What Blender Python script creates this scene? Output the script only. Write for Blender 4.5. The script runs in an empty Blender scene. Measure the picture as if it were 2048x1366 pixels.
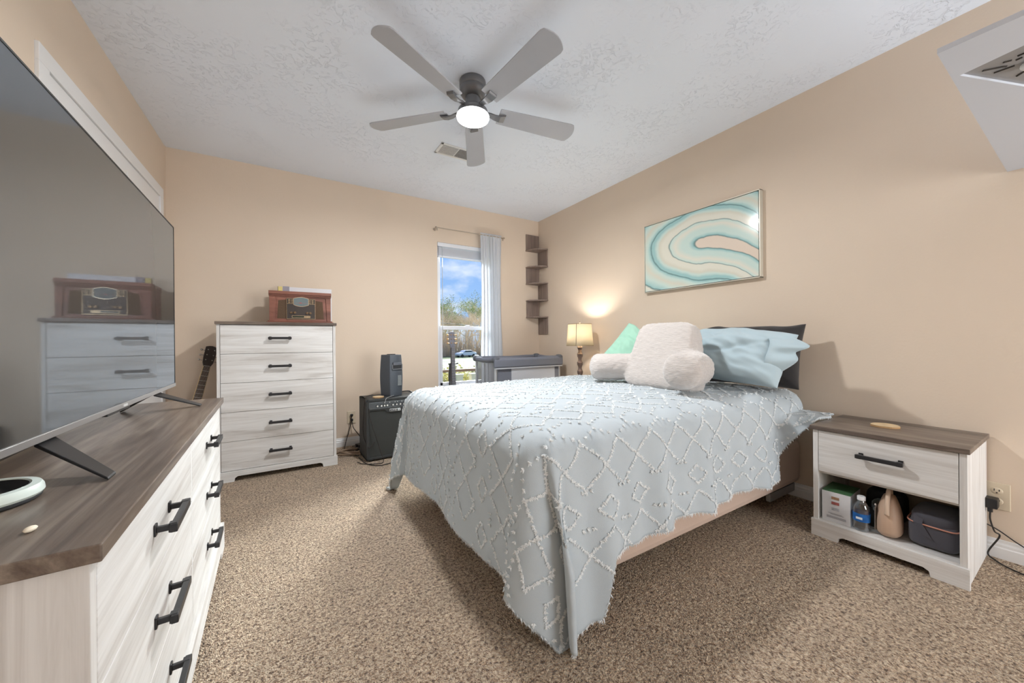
import bpy, bmesh, math, random
from math import sin, cos, pi, radians, hypot, exp
from mathutils import Vector, Matrix, noise

SC = bpy.context.scene
COL = SC.collection
random.seed(7)

# ------------------------------------------------------------------ camera
CAM_F, CAM_YAW, CAM_PIT, CAM_ROL, CAM_H = 723.54, radians(31.385), radians(-0.0932), radians(-0.4582), 0.9623
_F = Vector((sin(CAM_YAW), cos(CAM_YAW), 0)); _R = Vector((cos(CAM_YAW), -sin(CAM_YAW), 0)); _U = Vector((0, 0, 1))
_F2 = _F*cos(CAM_PIT)+_U*sin(CAM_PIT); _U2 = _U*cos(CAM_PIT)-_F*sin(CAM_PIT)
_R3 = _R*cos(CAM_ROL)+_U2*sin(CAM_ROL); _U3 = _U2*cos(CAM_ROL)-_R*sin(CAM_ROL)
cd = bpy.data.cameras.new('camera'); cam = bpy.data.objects.new('camera', cd); COL.objects.link(cam)
cd.sensor_width = 36; cd.lens = CAM_F/2048*36; cd.clip_start = 0.02; cd.clip_end = 500
mw = Matrix((( _R3.x, _U3.x, -_F2.x, 0), (_R3.y, _U3.y, -_F2.y, 0), (_R3.z, _U3.z, -_F2.z, CAM_H), (0, 0, 0, 1)))
cam.matrix_world = mw
SC.camera = cam

# ------------------------------------------------------------------ colour management
vs = SC.view_settings
vs.view_transform = 'Standard'; vs.look = 'None'; vs.exposure = 0.52; vs.gamma = 1.0; vs.use_curve_mapping = False
SC.cycles.max_bounces = 10; SC.cycles.diffuse_bounces = 6; SC.cycles.transparent_max_bounces = 24
SC.cycles.use_denoising = True
SC.cycles.sample_clamp_indirect = 6.0

# ------------------------------------------------------------------ room constants
XL, XR, YB, YF, H = -0.796, 2.633, 3.667, -2.3, 2.44
WX0, WX1, WZ0, WZ1 = 1.322, 2.05, 0.44, 2.016        # window opening

# ------------------------------------------------------------------ world sky with clouds
W = bpy.data.worlds.new('sky'); SC.world = W; W.use_nodes = True
nt = W.node_tree; nt.nodes.clear()
def N(nt, t, **k):
    n = nt.nodes.new(t)
    for a, b in k.items():
        if a == 'inp':
            for i, v in b.items(): n.inputs[i].default_value = v
        else: setattr(n, a, b)
    return n
out = N(nt, 'ShaderNodeOutputWorld'); bg = N(nt, 'ShaderNodeBackground', inp={1: 0.74})
tc = N(nt, 'ShaderNodeTexCoord')
mp = N(nt, 'ShaderNodeMapping', inp={1: (0.4, 0.1, 0.35), 3: (3.2, 3.2, 6.5)})
nz = N(nt, 'ShaderNodeTexNoise', inp={'Scale': 1.15, 'Detail': 6.0, 'Roughness': 0.52})
rp = N(nt, 'ShaderNodeValToRGB'); rp.color_ramp.elements[0].position = 0.52; rp.color_ramp.elements[1].position = 0.65
sep = N(nt, 'ShaderNodeSeparateXYZ'); gr = N(nt, 'ShaderNodeValToRGB')
e = gr.color_ramp.elements; e[0].position = 0.0; e[0].color = (0.42, 0.64, 1.0, 1); e[1].position = 0.55; e[1].color = (0.10, 0.30, 0.90, 1)
mx = N(nt, 'ShaderNodeMixRGB', inp={2: (1.0, 1.02, 1.08, 1)})
L = nt.links.new
L(tc.outputs['Generated'], mp.inputs[0]); L(mp.outputs[0], nz.inputs['Vector']); L(nz.outputs[0], rp.inputs[0])
L(tc.outputs['Generated'], sep.inputs[0]); L(sep.outputs[2], gr.inputs[0]); L(gr.outputs[0], mx.inputs[1]); L(rp.outputs[0], mx.inputs[0])
L(mx.outputs[0], bg.inputs[0]); L(bg.outputs[0], out.inputs[0])

# ------------------------------------------------------------------ lights
def lamp(kind, name, loc, energy, color=(1, 1, 1), rot=(0, 0, 0), **k):
    d = bpy.data.lights.new(name, kind); d.energy = energy; d.color = color
    for a, b in k.items(): setattr(d, a, b)
    o = bpy.data.objects.new(name, d); o.location = loc; o.rotation_euler = rot; COL.objects.link(o); return o
# broad soft daylight that falls through the bedroom window
lamp('SUN', 'daylight', (1.7, 9, 6), 19.0, (0.96, 0.98, 1.0), rot=(radians(-61), 0, radians(-38)), angle=radians(34))
# added soft fill light behind the camera, for an assumed opening that isn't built
lamp('AREA', 'rear_fill_light', (2.0, YF+0.05, 1.35), 72, (0.93, 0.965, 1.0), rot=(radians(106), 0, 0), shape='RECTANGLE', size=1.3, size_y=1.9)

# ------------------------------------------------------------------ materials
MATS = {}
def srgb(r, g, b):
    def f(c):
        c /= 255.0
        return c/12.92 if c <= 0.04045 else ((c+0.055)/1.055)**2.4
    return (f(r), f(g), f(b), 1)
def base_mat(name):
    m = bpy.data.materials.new(name); m.use_nodes = True
    b = m.node_tree.nodes['Principled BSDF']; MATS[name] = m
    return m, m.node_tree, b
def mat(name, col, rough=0.5, metal=0.0, bump=0.0, bscale=200.0, var=0.0, vscale=4.0, spec=0.5, emit=None, estr=0.0, sheen=0.0, coat=0.0, trans=0.0, stretch=(1, 1, 1)):
    m, t, b = base_mat(name)
    b.inputs['Base Color'].default_value = col; b.inputs['Roughness'].default_value = rough
    b.inputs['Metallic'].default_value = metal; b.inputs['Specular IOR Level'].default_value = spec
    b.inputs['Sheen Weight'].default_value = sheen; b.inputs['Coat Weight'].default_value = coat
    if emit: b.inputs['Emission Color'].default_value = emit; b.inputs['Emission Strength'].default_value = estr
    co = N(t, 'ShaderNodeTexCoord'); mpn = N(t, 'ShaderNodeMapping', inp={3: stretch}); t.links.new(co.outputs['Object'], mpn.inputs[0])
    if var:
        n = N(t, 'ShaderNodeTexNoise', inp={'Scale': vscale, 'Detail': 4.0}); t.links.new(mpn.outputs[0], n.inputs['Vector'])
        r = N(t, 'ShaderNodeValToRGB'); r.color_ramp.elements[0].position = 0.3; r.color_ramp.elements[1].position = 0.7
        c0 = tuple(max(0, c*(1-var)) for c in col[:3])+(1,); c1 = tuple(min(1, c*(1+var)) for c in col[:3])+(1,)
        r.color_ramp.elements[0].color = c0; r.color_ramp.elements[1].color = c1
        t.links.new(n.outputs[0], r.inputs[0]); t.links.new(r.outputs[0], b.inputs['Base Color'])
    if bump:
        n = N(t, 'ShaderNodeTexNoise', inp={'Scale': bscale, 'Detail': 3.0}); t.links.new(mpn.outputs[0], n.inputs['Vector'])
        bp = N(t, 'ShaderNodeBump', inp={'Strength': bump, 'Distance': 0.004}); t.links.new(n.outputs[0], bp.inputs['Height'])
        t.links.new(bp.outputs[0], b.inputs['Normal'])
    return m
def wood(name, cols, axis, rough=0.55, seed=0.0, fine=1.0, mixf=0.2):
    """streaky wood; grain runs along local axis"""
    m, t, b = base_mat(name); b.inputs['Roughness'].default_value = rough
    co = N(t, 'ShaderNodeTexCoord')
    s = {'x': (0.9, 11, 11), 'y': (11, 0.9, 11), 'z': (11, 11, 0.9)}[axis]
    s2 = {'x': (3, 130, 130), 'y': (130, 3, 130), 'z': (130, 130, 3)}[axis]
    m1 = N(t, 'ShaderNodeMapping', inp={1: (seed, seed*1.7, seed*.3), 3: s}); m2 = N(t, 'ShaderNodeMapping', inp={1: (seed, 0, 0), 3: s2})
    n1 = N(t, 'ShaderNodeTexNoise', inp={'Scale': 1.6, 'Detail': 7.0, 'Roughness': 0.62, 'Distortion': 0.9})
    n2 = N(t, 'ShaderNodeTexNoise', inp={'Scale': 1.0*fine, 'Detail': 3.0, 'Roughness': 0.6})
    r1 = N(t, 'ShaderNodeValToRGB'); el = r1.color_ramp.elements
    el[0].position = 0.30; el[0].color = cols[0]; el[1].position = 0.68; el[1].color = cols[2]
    k = el.new(0.46); k.color = cols[1]
    mxn = N(t, 'ShaderNodeMixRGB', blend_type='MULTIPLY', inp={0: mixf})
    r2 = N(t, 'ShaderNodeValToRGB'); r2.color_ramp.elements[0].position = 0.35; r2.color_ramp.elements[0].color = (0.55, 0.52, 0.5, 1); r2.color_ramp.elements[1].position = 0.6
    lk = t.links.new
    lk(co.outputs['Object'], m1.inputs[0]); lk(co.outputs['Object'], m2.inputs[0]); lk(m1.outputs[0], n1.inputs['Vector']); lk(m2.outputs[0], n2.inputs['Vector'])
    lk(n1.outputs[0], r1.inputs[0]); lk(n2.outputs[0], r2.inputs[0]); lk(r1.outputs[0], mxn.inputs[1]); lk(r2.outputs[0], mxn.inputs[2]); lk(mxn.outputs[0], b.inputs['Base Color'])
    bp = N(t, 'ShaderNodeBump', inp={'Strength': 0.10, 'Distance': 0.002}); lk(n2.outputs[0], bp.inputs['Height']); lk(bp.outputs[0], b.inputs['Normal'])
    return m

WASH = [srgb(186, 181, 176), srgb(213, 211, 208), srgb(230, 230, 229)]
wash_x = wood('whitewashed_wood_x', WASH, 'x', seed=1.3); wash_z = wood('whitewashed_wood_z', WASH, 'z', seed=4.1)
DARK = [srgb(64, 54, 48), srgb(104, 91, 82), srgb(146, 134, 121)]
top_x = wood('dark_brown_wood_top', DARK, 'x', rough=0.30, seed=2.2, mixf=0.45)
gap_m = mat('dark_gap', srgb(60, 55, 50), 0.9)
black_metal = mat('black_metal_handle', srgb(58, 58, 60), 0.38, 0.6)

def wall_material():
    m = mat('beige_wall_paint', srgb(221, 204, 185), 0.6, var=0.03, vscale=1.2, bump=0.12, bscale=90, spec=0.25)
    return m
wallm = wall_material()
def ceiling_material():
    m, t, b = base_mat('textured_ceiling_paint'); b.inputs['Base Color'].default_value = srgb(237, 244, 255); b.inputs['Roughness'].default_value = 0.8
    co = N(t, 'ShaderNodeTexCoord'); n0 = N(t, 'ShaderNodeTexNoise', inp={'Scale': 3.0, 'Detail': 2.0})
    n1 = N(t, 'ShaderNodeTexNoise', inp={'Scale': 26.0, 'Detail': 5.0, 'Roughness': 0.65, 'Distortion': 1.6})
    r = N(t, 'ShaderNodeValToRGB'); r.color_ramp.elements[0].position = 0.54; r.color_ramp.elements[1].position = 0.66
    r0 = N(t, 'ShaderNodeValToRGB'); r0.color_ramp.elements[0].position = 0.4; r0.color_ramp.elements[1].position = 0.6
    mu = N(t, 'ShaderNodeMath', operation='MULTIPLY'); bp = N(t, 'ShaderNodeBump', inp={'Strength': 0.55, 'Distance': 0.006})
    lk = t.links.new; lk(co.outputs['Object'], n0.inputs['Vector']); lk(co.outputs['Object'], n1.inputs['Vector']); lk(n1.outputs[0], r.inputs[0]); lk(n0.outputs[0], r0.inputs[0])
    lk(r.outputs[0], mu.inputs[0]); lk(r0.outputs[0], mu.inputs[1]); lk(mu.outputs[0], bp.inputs['Height']); lk(bp.outputs[0], b.inputs['Normal'])
    return m
ceilm = ceiling_material()
def carpet_material():
    m, t, b = base_mat('speckled_brown_carpet'); b.inputs['Roughness'].default_value = 0.95; b.inputs['Specular IOR Level'].default_value = 0.1
    b.inputs['Sheen Weight'].default_value = 0.25
    co = N(t, 'ShaderNodeTexCoord')
    n1 = N(t, 'ShaderNodeTexNoise', inp={'Scale': 95.0, 'Detail': 3.0, 'Roughness': 0.7, 'Distortion': 0.6})
    n2 = N(t, 'ShaderNodeTexNoise', inp={'Scale': 9.0, 'Detail': 3.0})
    v = N(t, 'ShaderNodeTexVoronoi', inp={'Scale': 210.0})
    r = N(t, 'ShaderNodeValToRGB'); el = r.color_ramp.elements
    el[0].position = 0.36; el[0].color = srgb(112, 86, 64); el[1].position = 0.62; el[1].color = srgb(250, 228, 198)
    q = el.new(0.47); q.color = srgb(202, 171, 140)
    mx = N(t, 'ShaderNodeMixRGB', blend_type='MULTIPLY', inp={0: 0.35})
    r2 = N(t, 'ShaderNodeValToRGB'); r2.color_ramp.elements[0].position = 0.3; r2.color_ramp.elements[0].color = (0.6, 0.6, 0.6, 1); r2.color_ramp.elements[1].position = 0.65
    add = N(t, 'ShaderNodeMath', operation='SUBTRACT')
    bp = N(t, 'ShaderNodeBump', inp={'Strength': 1.0, 'Distance': 0.015})
    lk = t.links.new
    for n in (n1, n2, v): lk(co.outputs['Object'], n.inputs['Vector'])
    lk(n1.outputs[0], r.inputs[0]); lk(n2.outputs[0], r2.inputs[0]); lk(r.outputs[0], mx.inputs[1]); lk(r2.outputs[0], mx.inputs[2]); lk(mx.outputs[0], b.inputs['Base Color'])
    lk(n1.outputs[0], add.inputs[0]); lk(v.outputs[0], add.inputs[1]); lk(add.outputs[0], bp.inputs['Height']); lk(bp.outputs[0], b.inputs['Normal'])
    return m
carpetm = carpet_material()
white_trim = mat('white_trim_paint', srgb(232, 232, 232), 0.4)
vinyl = mat('white_window_vinyl', srgb(226, 229, 236), 0.35)
dark_plastic = mat('charcoal_plastic', srgb(62, 66, 70), 0.5, bump=0.1, bscale=500)
black_plastic = mat('black_plastic', srgb(26, 26, 28), 0.4)
rubber = mat('black_cord_rubber', srgb(38, 33, 30), 0.5)
beige_plastic = mat('ivory_plastic', srgb(214, 200, 176), 0.35)

# ------------------------------------------------------------------ mesh builder
class MB:
    def __init__(s): s.v = []; s.f = []; s.mi = []; s.m = 0
    def add(s, vs, fs, mi=None):
        o = len(s.v); s.v += [tuple(v) for v in vs]
        for f in fs: s.f.append([i+o for i in f]); s.mi.append(s.m if mi is None else mi)
        return s
    def box(s, x0, x1, y0, y1, z0, z1, M=None, mi=None):
        vs = [Vector((x, y, z)) for x in (x0, x1) for y in (y0, y1) for z in (z0, z1)]
        if M: vs = [M@v for v in vs]
        return s.add(vs, [(0, 1, 3, 2), (4, 6, 7, 5), (0, 4, 5, 1), (2, 3, 7, 6), (0, 2, 6, 4), (1, 5, 7, 3)], mi)
    def prism(s, pts, d0, d1, axis='y', M=None, mi=None):
        """polygon in the two other axes extruded along axis"""
        def P(a, b, d): return {'x': (d, a, b), 'y': (a, d, b), 'z': (a, b, d)}[axis]
        n = len(pts); vs = [Vector(P(a, b, d0)) for a, b in pts]+[Vector(P(a, b, d1)) for a, b in pts]
        if M: vs = [M@v for v in vs]
        fs = [tuple(range(n)), tuple(range(2*n-1, n-1, -1))]+[(i, i+n, (i+1) % n+n, (i+1) % n) for i in range(n)]
        return s.add(vs, fs, mi)
    def lathe(s, prof, seg=32, M=None, mi=None, c=(0, 0, 0), cap=True):
        vs = []; fs = []
        for r, z in prof:
            for k in range(seg): a = 2*pi*k/seg; vs.append(Vector((c[0]+r*cos(a), c[1]+r*sin(a), c[2]+z)))
        if M: vs = [M@v for v in vs]
        for i in range(len(prof)-1):
            for k in range(seg): k2 = (k+1) % seg; fs.append((i*seg+k, i*seg+k2, (i+1)*seg+k2, (i+1)*seg+k))
        if cap:
            fs.append(tuple(range(seg-1, -1, -1))); n = len(prof)-1; fs.append(tuple(n*seg+k for k in range(seg)))
        return s.add(vs, fs, mi)
    def cyl(s, c, r, h, seg=24, axis='z', mi=None):
        M = Matrix.Translation(c)@{'z': Matrix(), 'x': Matrix.Rotation(pi/2, 4, 'Y'), 'y': Matrix.Rotation(-pi/2, 4, 'X')}[axis]
        return s.lathe([(r, 0), (r, h)], seg, M, mi)
    def tube(s, pts, r, seg=8, mi=None, closed=False):
        pts = [Vector(p) for p in pts]; n = len(pts); rr = r if hasattr(r, '__len__') else [r]*n
        vs = []; fs = []; up = Vector((0, 0, 1)); prev = None
        for i in range(n):
            t = (pts[min(i+1, n-1)]-pts[max(i-1, 0)])
            if closed: t = pts[(i+1) % n]-pts[i-1]
            if t.length < 1e-9: t = Vector((0, 0, 1))
            t.normalize()
            a = prev if prev is not None else (up if abs(t.z) < 0.9 else Vector((1, 0, 0)))
            nx = (a-t*a.dot(t))
            if nx.length < 1e-6: nx = t.orthogonal()
            nx.normalize(); prev = nx; ny = t.cross(nx)
            for k in range(seg): q = 2*pi*k/seg; vs.append(pts[i]+nx*(rr[i]*cos(q))+ny*(rr[i]*sin(q)))
        m = n if closed else n-1
        for i in range(m):
            j = (i+1) % n
            for k in range(seg): k2 = (k+1) % seg; fs.append((i*seg+k, i*seg+k2, j*seg+k2, j*seg+k))
        if not closed: fs.append(tuple(range(seg-1, -1, -1))); fs.append(tuple((n-1)*seg+k for k in range(seg)))
        return s.add(vs, fs, mi)
    def ellip(s, c, r, su=20, sv=12, M=None, mi=None, p=1.0):
        vs = []; fs = []
        def sg(x): return math.copysign(abs(x)**p, x)
        for i in range(sv+1):
            a = -pi/2+pi*i/sv
            for k in range(su):
                b = 2*pi*k/su; vs.append(Vector((c[0]+r[0]*sg(cos(a))*sg(cos(b)), c[1]+r[1]*sg(cos(a))*sg(sin(b)), c[2]+r[2]*sg(sin(a)))))
        if M: vs = [M@v for v in vs]
        for i in range(sv):
            for k in range(su): k2 = (k+1) % su; fs.append((i*su+k, i*su+k2, (i+1)*su+k2, (i+1)*su+k))
        return s.add(vs, fs, mi)
    def grid(s, fn, nu, nv, mi=None, flip=False):
        vs = [fn(i/nu, j/nv) for i in range(nu+1) for j in range(nv+1)]; fs = []
        for i in range(nu):
            for j in range(nv):
                a = i*(nv+1)+j; q = (a, a+nv+1, a+nv+2, a+1); fs.append(q[::-1] if flip else q)
        return s.add(vs, fs, mi)
    def build(s, name, mats, parent=None, bevel=0.0, smooth=False, bseg=2, merge=False, solid=0.0, subd=0, loc=None, rot=None, recalc=True, angle=40):
        me = bpy.data.meshes.new(name); me.from_pydata(s.v, [], s.f)
        if not isinstance(mats, (list, tuple)): mats = [mats]
        for m in mats: me.materials.append(m)
        for p, i in zip(me.polygons, s.mi): p.material_index = min(i, len(mats)-1)
        if merge or recalc:
            bm = bmesh.new(); bm.from_mesh(me)
            if merge: bmesh.ops.remove_doubles(bm, verts=bm.verts, dist=1e-5)
            if recalc: bmesh.ops.recalc_face_normals(bm, faces=bm.faces)
            bm.to_mesh(me); bm.free()
        o = bpy.data.objects.new(name, me); COL.objects.link(o)
        if smooth:
            for p in me.polygons: p.use_smooth = True
            if smooth == 'auto':
                try: me.set_sharp_from_angle(angle=radians(angle))
                except Exception: pass
        if solid: q = o.modifiers.new('solid', 'SOLIDIFY'); q.thickness = solid; q.offset = 0
        if bevel: q = o.modifiers.new('bevel', 'BEVEL'); q.width = bevel; q.segments = bseg; q.limit_method = 'ANGLE'; q.angle_limit = radians(40)
        if subd: q = o.modifiers.new('sub', 'SUBSURF'); q.levels = subd; q.render_levels = subd
        if parent: o.parent = parent
        if loc is not None: o.location = loc
        if rot is not None: o.rotation_euler = rot
        return o
def tag(o, label=None, cat=None, group=None, kind=None):
    if label: o['label'] = label
    if cat: o['category'] = cat
    if group: o['group'] = group
    if kind: o['kind'] = kind
    return o
def empty(name, loc=(0, 0, 0), rz=0.0, label=None, cat=None, group=None, rot=None):
    o = bpy.data.objects.new(name, None); o.empty_display_size = 0.1; COL.objects.link(o); o.location = loc
    o.rotation_euler = rot if rot else (0, 0, rz)
    return tag(o, label, cat, group)
def struct(o): o['kind'] = 'structure'; return o
def copy_tree(o, parent=None):
    c = o.copy(); COL.objects.link(c); c.parent = parent
    for ch in list(o.children): copy_tree(ch, c)
    return c
def text_part(txt, size, m, parent, name, loc, rot, depth=0.001):
    cu = bpy.data.curves.new('t', 'FONT'); cu.body = txt; cu.size = size; cu.extrude = depth; cu.align_x = 'CENTER'; cu.align_y = 'CENTER'
    to = bpy.data.objects.new('t', cu); COL.objects.link(to)
    dg = bpy.context.evaluated_depsgraph_get(); me = bpy.data.meshes.new_from_object(to.evaluated_get(dg))
    bpy.data.objects.remove(to); me.materials.clear(); me.materials.append(m)
    o = bpy.data.objects.new(name, me); COL.objects.link(o); o.parent = parent; o.location = loc; o.rotation_euler = rot
    return o
def catmull(pts, n=8):
    P = [Vector(p) for p in pts]; P = [P[0]*2-P[1]]+P+[P[-1]*2-P[-2]]; out = []
    for i in range(1, len(P)-2):
        for k in range(n):
            t = k/n; a, b, c, d = P[i-1], P[i], P[i+1], P[i+2]
            out.append(0.5*((2*b)+(c-a)*t+(2*a-5*b+4*c-d)*t*t+(-a+3*b-3*c+d)*t**3))
    out.append(P[-2]); return out

# ================================================================== SETTING
T = 0.14
struct(MB().box(XL-T, XR+T, YF-T, YB+T, -0.1, 0.0).build('floor', carpetm))
struct(MB().box(XL-T, XR+T, YF-T, YB+T, H, H+0.1).build('ceiling', ceilm))
w = MB().box(XL-T, WX0, YB, YB+T, 0, H).box(WX1, XR+T, YB, YB+T, 0, H).box(WX0, WX1, YB, YB+T, 0, WZ0).box(WX0, WX1, YB, YB+T, WZ1, H)
struct(w.build('wall_back', wallm))
struct(MB().box(XR, XR+T, YF-T, YB, 0, H).build('wall_right', wallm))
struct(MB().box(XL-T, XR+T, YF-T, YF, 0, H).build('wall_front', wallm))
# left wall with the closet opening
CY0, CY1, CZ = 2.040, 3.562, 2.083
struct(MB().box(XL-T, XL, YF-T, CY0, 0, H).box(XL-T, XL, CY1, YB, 0, H).box(XL-T, XL, CY0, CY1, CZ, H).build('wall_left', wallm))
d = MB().box(XL-0.03, XL+0.004, CY0+0.07, CY1-0.07, 0.01, CZ-0.072)
dr = struct(d.build('door_1', white_trim, bevel=0.002))
pn = MB()
for a, b in ((CY0+0.09, (CY0+CY1)/2-0.06), ((CY0+CY1)/2+0.06, CY1-0.09)):
    for z0, z1 in ((0.15, 0.9), (1.0, CZ-0.085)):
        pn.box(XL+0.003, XL+0.007, a+0.04, b-0.04, z0, z1-0.05)
pn.build('raised_panel', white_trim, dr, bevel=0.006)
struct(MB().box(XL-0.03, XL+0.012, CY0+0.001, CY1-0.001, CZ-0.07, CZ-0.001).box(XL-0.03, XL+0.012, CY1-0.07, CY1-0.001, 0, CZ-0.07).box(XL-0.03, XL+0.012, CY0+0.001, CY0+0.07, 0, CZ-0.07).build('trim_1', white_trim, bevel=0.002))
def baseboard(name, a, b, ax):
    prof = [(0, 0), (0.014, 0), (0.014, 0.045), (0.011, 0.05), (0.011, 0.06), (0.006, 0.068), (0.004, 0.078), (0, 0.08)]
    m = MB()
    if ax == 'back': m.prism([(YB-x, z) for x, z in prof], a, b, 'x')
    if ax == 'right': m.prism([(XR-x, z) for x, z in prof], a, b, 'y')
    if ax == 'left': m.prism([(XL+x, z) for x, z in prof], a, b, 'y')
    return struct(m.build(name, white_trim))
baseboard('baseboard_back', XL+0.015, XR-0.015, 'back'); baseboard('baseboard_right', YF, YB, 'right')
baseboard('baseboard_left', YF, CY0, 'left')
# window: vinyl frame, meeting rail, panes
wf = MB(); FY0, FY1 = YB+0.045, YB+0.10
wf.box(WX0, WX0+0.038, FY0, FY1, WZ0, WZ1).box(WX1-0.038, WX1, FY0, FY1, WZ0, WZ1).box(WX0, WX1, FY0, FY1, WZ1-0.04, WZ1).box(WX0, WX1, FY0, FY1, WZ0, WZ0+0.045)
win = struct(wf.build('window_1', vinyl, bevel=0.003))
s1 = MB(); a, b = WX0+0.038, WX1-0.038
s1.box(a, a+0.028, FY0-0.004, FY0+0.03, WZ0+0.045, 1.11).box(b-0.028, b, FY0-0.004, FY0+0.03, WZ0+0.045, 1.11).box(a, b, FY0-0.004, FY0+0.03, WZ0+0.045, WZ0+0.08).box(a, b, FY0-0.008, FY0+0.034, 1.09, 1.128)
s1.build('lower_sash', vinyl, win, bevel=0.002)
s2 = MB(); s2.box(a, a+0.02, FY0+0.03, FY1-0.003, 1.10, WZ1-0.04).box(b-0.02, b, FY0+0.03, FY1-0.003, 1.10, WZ1-0.04).box(a, b, FY0+0.03, FY1-0.003, WZ1-0.065, WZ1-0.04).box(a, b, FY0+0.035, FY1-0.003, 1.098, 1.125)
s2.build('upper_sash', vinyl, win, bevel=0.002)
MB().box((a+b)/2-0.025, (a+b)/2+0.025, FY0-0.006, FY0+0.02, 1.126, 1.140).build('sash_lock', vinyl, win, bevel=0.003)
gm = bpy.data.materials.new('window_glass'); gm.use_nodes = True; t = gm.node_tree; t.nodes.clear()
o_ = N(t, 'ShaderNodeOutputMaterial'); tr = N(t, 'ShaderNodeBsdfTransparent', inp={0: (0.96, 0.98, 0.97, 1)}); gl = N(t, 'ShaderNodeBsdfGlossy', inp={1: 0.02}); fr = N(t, 'ShaderNodeFresnel', inp={0: 1.15}); mxs = N(t, 'ShaderNodeMixShader')
t.links.new(fr.outputs[0], mxs.inputs[0]); t.links.new(tr.outputs[0], mxs.inputs[1]); t.links.new(gl.outputs[0], mxs.inputs[2]); t.links.new(mxs.outputs[0], o_.inputs[0])
MB().box(a+0.02, b-0.02, FY0+0.011, FY0+0.015, WZ0+0.07, 1.10).build('lower_pane', gm, win)
MB().box(a+0.015, b-0.015, FY0+0.044, FY0+0.048, 1.12, WZ1-0.06).build('upper_pane', gm, win)
struct(MB().box(WX0, WX1, YB+0.001, FY0, WZ0-0.0, WZ0+0.018).build('trim_2', white_trim, bevel=0.003))   # sill

# ================================================================== WINDOW DRESSING
bl = empty('window_blind', (WX0+0.005, YB+0.02, WZ1-0.001), label='white mini blind raised to the top of the window', cat='blind')
MB().box(0, WX1-WX0-0.01, -0.018, 0.016, -0.042, 0).build('headrail', vinyl, bl, bevel=0.003)
m = MB(); z = -0.052; k = 0
while z > -0.14:
    zz = z; m.box(0.01, WX1-WX0-0.02, -0.014, 0.012, zz-0.0012, zz+0.0010, Matrix.Translation((0, 0, 0))); z -= 0.0042; k += 1
m.build('raised_slats', vinyl, bl)
MB().box(0.008, WX1-WX0-0.018, -0.015, 0.013, -0.155, -0.141).build('bottom_rail', vinyl, bl, bevel=0.002)
MB().tube([(0.05, -0.012, -0.03), (0.052, -0.014, -0.5), (0.05, -0.014, -0.93)], 0.0035, 6).build('tilt_wand', mat('clear_wand', srgb(180, 186, 190), 0.2), bl)
MB().tube([(0.62, -0.012, -0.03), (0.62, -0.014, -0.75)], 0.0015, 5).build('lift_cord', vinyl, bl)

rodm = mat('brushed_brass_rod', srgb(190, 176, 160), 0.3, 0.8)
rod = empty('curtain_rod', (1.285, YB-0.075, 2.142), label='thin pale metal curtain rod above the window', cat='curtain rod')
MB().tube([(0, 0, 0), (0.807, 0, 0)], 0.005, 10).build('rod', rodm, rod, smooth='auto')
for x in (0, 0.807):
    MB().ellip((x, 0, 0), (0.013, 0.011, 0.011), 14, 8).build('finial', rodm, rod, smooth=True)
for x in (0.012, 0.795):
    MB().tube([(x, 0, 0), (x, 0.066, 0)], 0.004, 8).cyl((x, 0.066, 0), 0.016, 0.008, 14, 'y').box(x-0.003, x+0.003, -0.006, 0.006, -0.03, 0).build('bracket', rodm, rod)
cm, t, b = base_mat('sheer_white_curtain'); b.inputs['Base Color'].default_value = srgb(238, 240, 243); b.inputs['Roughness'].default_value = 0.9
b.inputs['Transmission Weight'].default_value = 0.0
trl = N(t, 'ShaderNodeBsdfTranslucent', inp={0: srgb(240, 242, 246)}); mm = N(t, 'ShaderNodeMixShader', inp={0: 0.45}); trp = N(t, 'ShaderNodeBsdfTransparent'); m3 = N(t, 'ShaderNodeMixShader', inp={0: 0.10})
om = [n for n in t.nodes if n.type == 'OUTPUT_MATERIAL'][0]
t.links.new(b.outputs[0], mm.inputs[1]); t.links.new(trl.outputs[0], mm.inputs[2]); t.links.new(mm.outputs[0], m3.inputs[1]); t.links.new(trp.outputs[0], m3.inputs[2]); t.links.new(m3.outputs[0], om.inputs[0])
def cur(u, v):
    x0, x1 = 1.792, 2.068
    zz = 2.165-v*1.85; wv = 0.6+0.4*v
    ph = u*2*pi*6.5+0.8*sin(3*v+u*4)
    y = YB-0.075-0.001+0.022*wv*sin(ph)+0.007*sin(ph*2.3+1)
    if v < 0.02: y = YB-0.075+0.006*sin(ph)
    pinch = 1-0.10*sin(pi*min(1, v*1.4))
    x = (x0+x1)/2+(x1-x0)*(u-0.5)*pinch+0.008*sin(ph*2)
    return Vector((x, y, zz))
cu = MB().grid(cur, 110, 60).build('curtain', cm, smooth=True, solid=0.0012)
tag(cu, 'sheer white curtain panel hanging at the right side of the window', 'curtain')

# ================================================================== CORNER SHELF
shm = wood('taupe_shelf_wood', [srgb(112, 96, 88), srgb(132, 115, 106), srgb(148, 131, 121)], 'z', seed=3)
cs = empty('corner_shelf', (XR, YB, 1.04), label='zigzag brown corner shelf on the two walls beside the window', cat='wall shelf')
zs = [0, 0.205, 0.405, 0.61, 0.81, 1.015, 1.215]
for i in range(6):
    z0, z1 = zs[i], zs[i+1]
    m = MB()
    if i % 2 == 0: m.box(-0.014, -0.001, -0.19, -0.004, z0, z1)
    else: m.box(-0.19, -0.004, -0.014, -0.001, z0, z1)
    m.build('side_panel', shm, cs, bevel=0.001)
for i in range(1, 6):
    z0 = zs[i]; pts = [(-0.001, -0.001), (-0.195, -0.001), (-0.195, -0.02)]
    for k in range(1, 10):
        a = pi/2*k/10; pts.append((-0.02-0.175*cos(a), -0.02-0.175*sin(a)))
    pts += [(-0.02, -0.195), (-0.001, -0.195)]
    MB().prism(pts, z0-0.007, z0+0.007, 'z').build('shelf_board', shm, cs, bevel=0.001)

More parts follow.
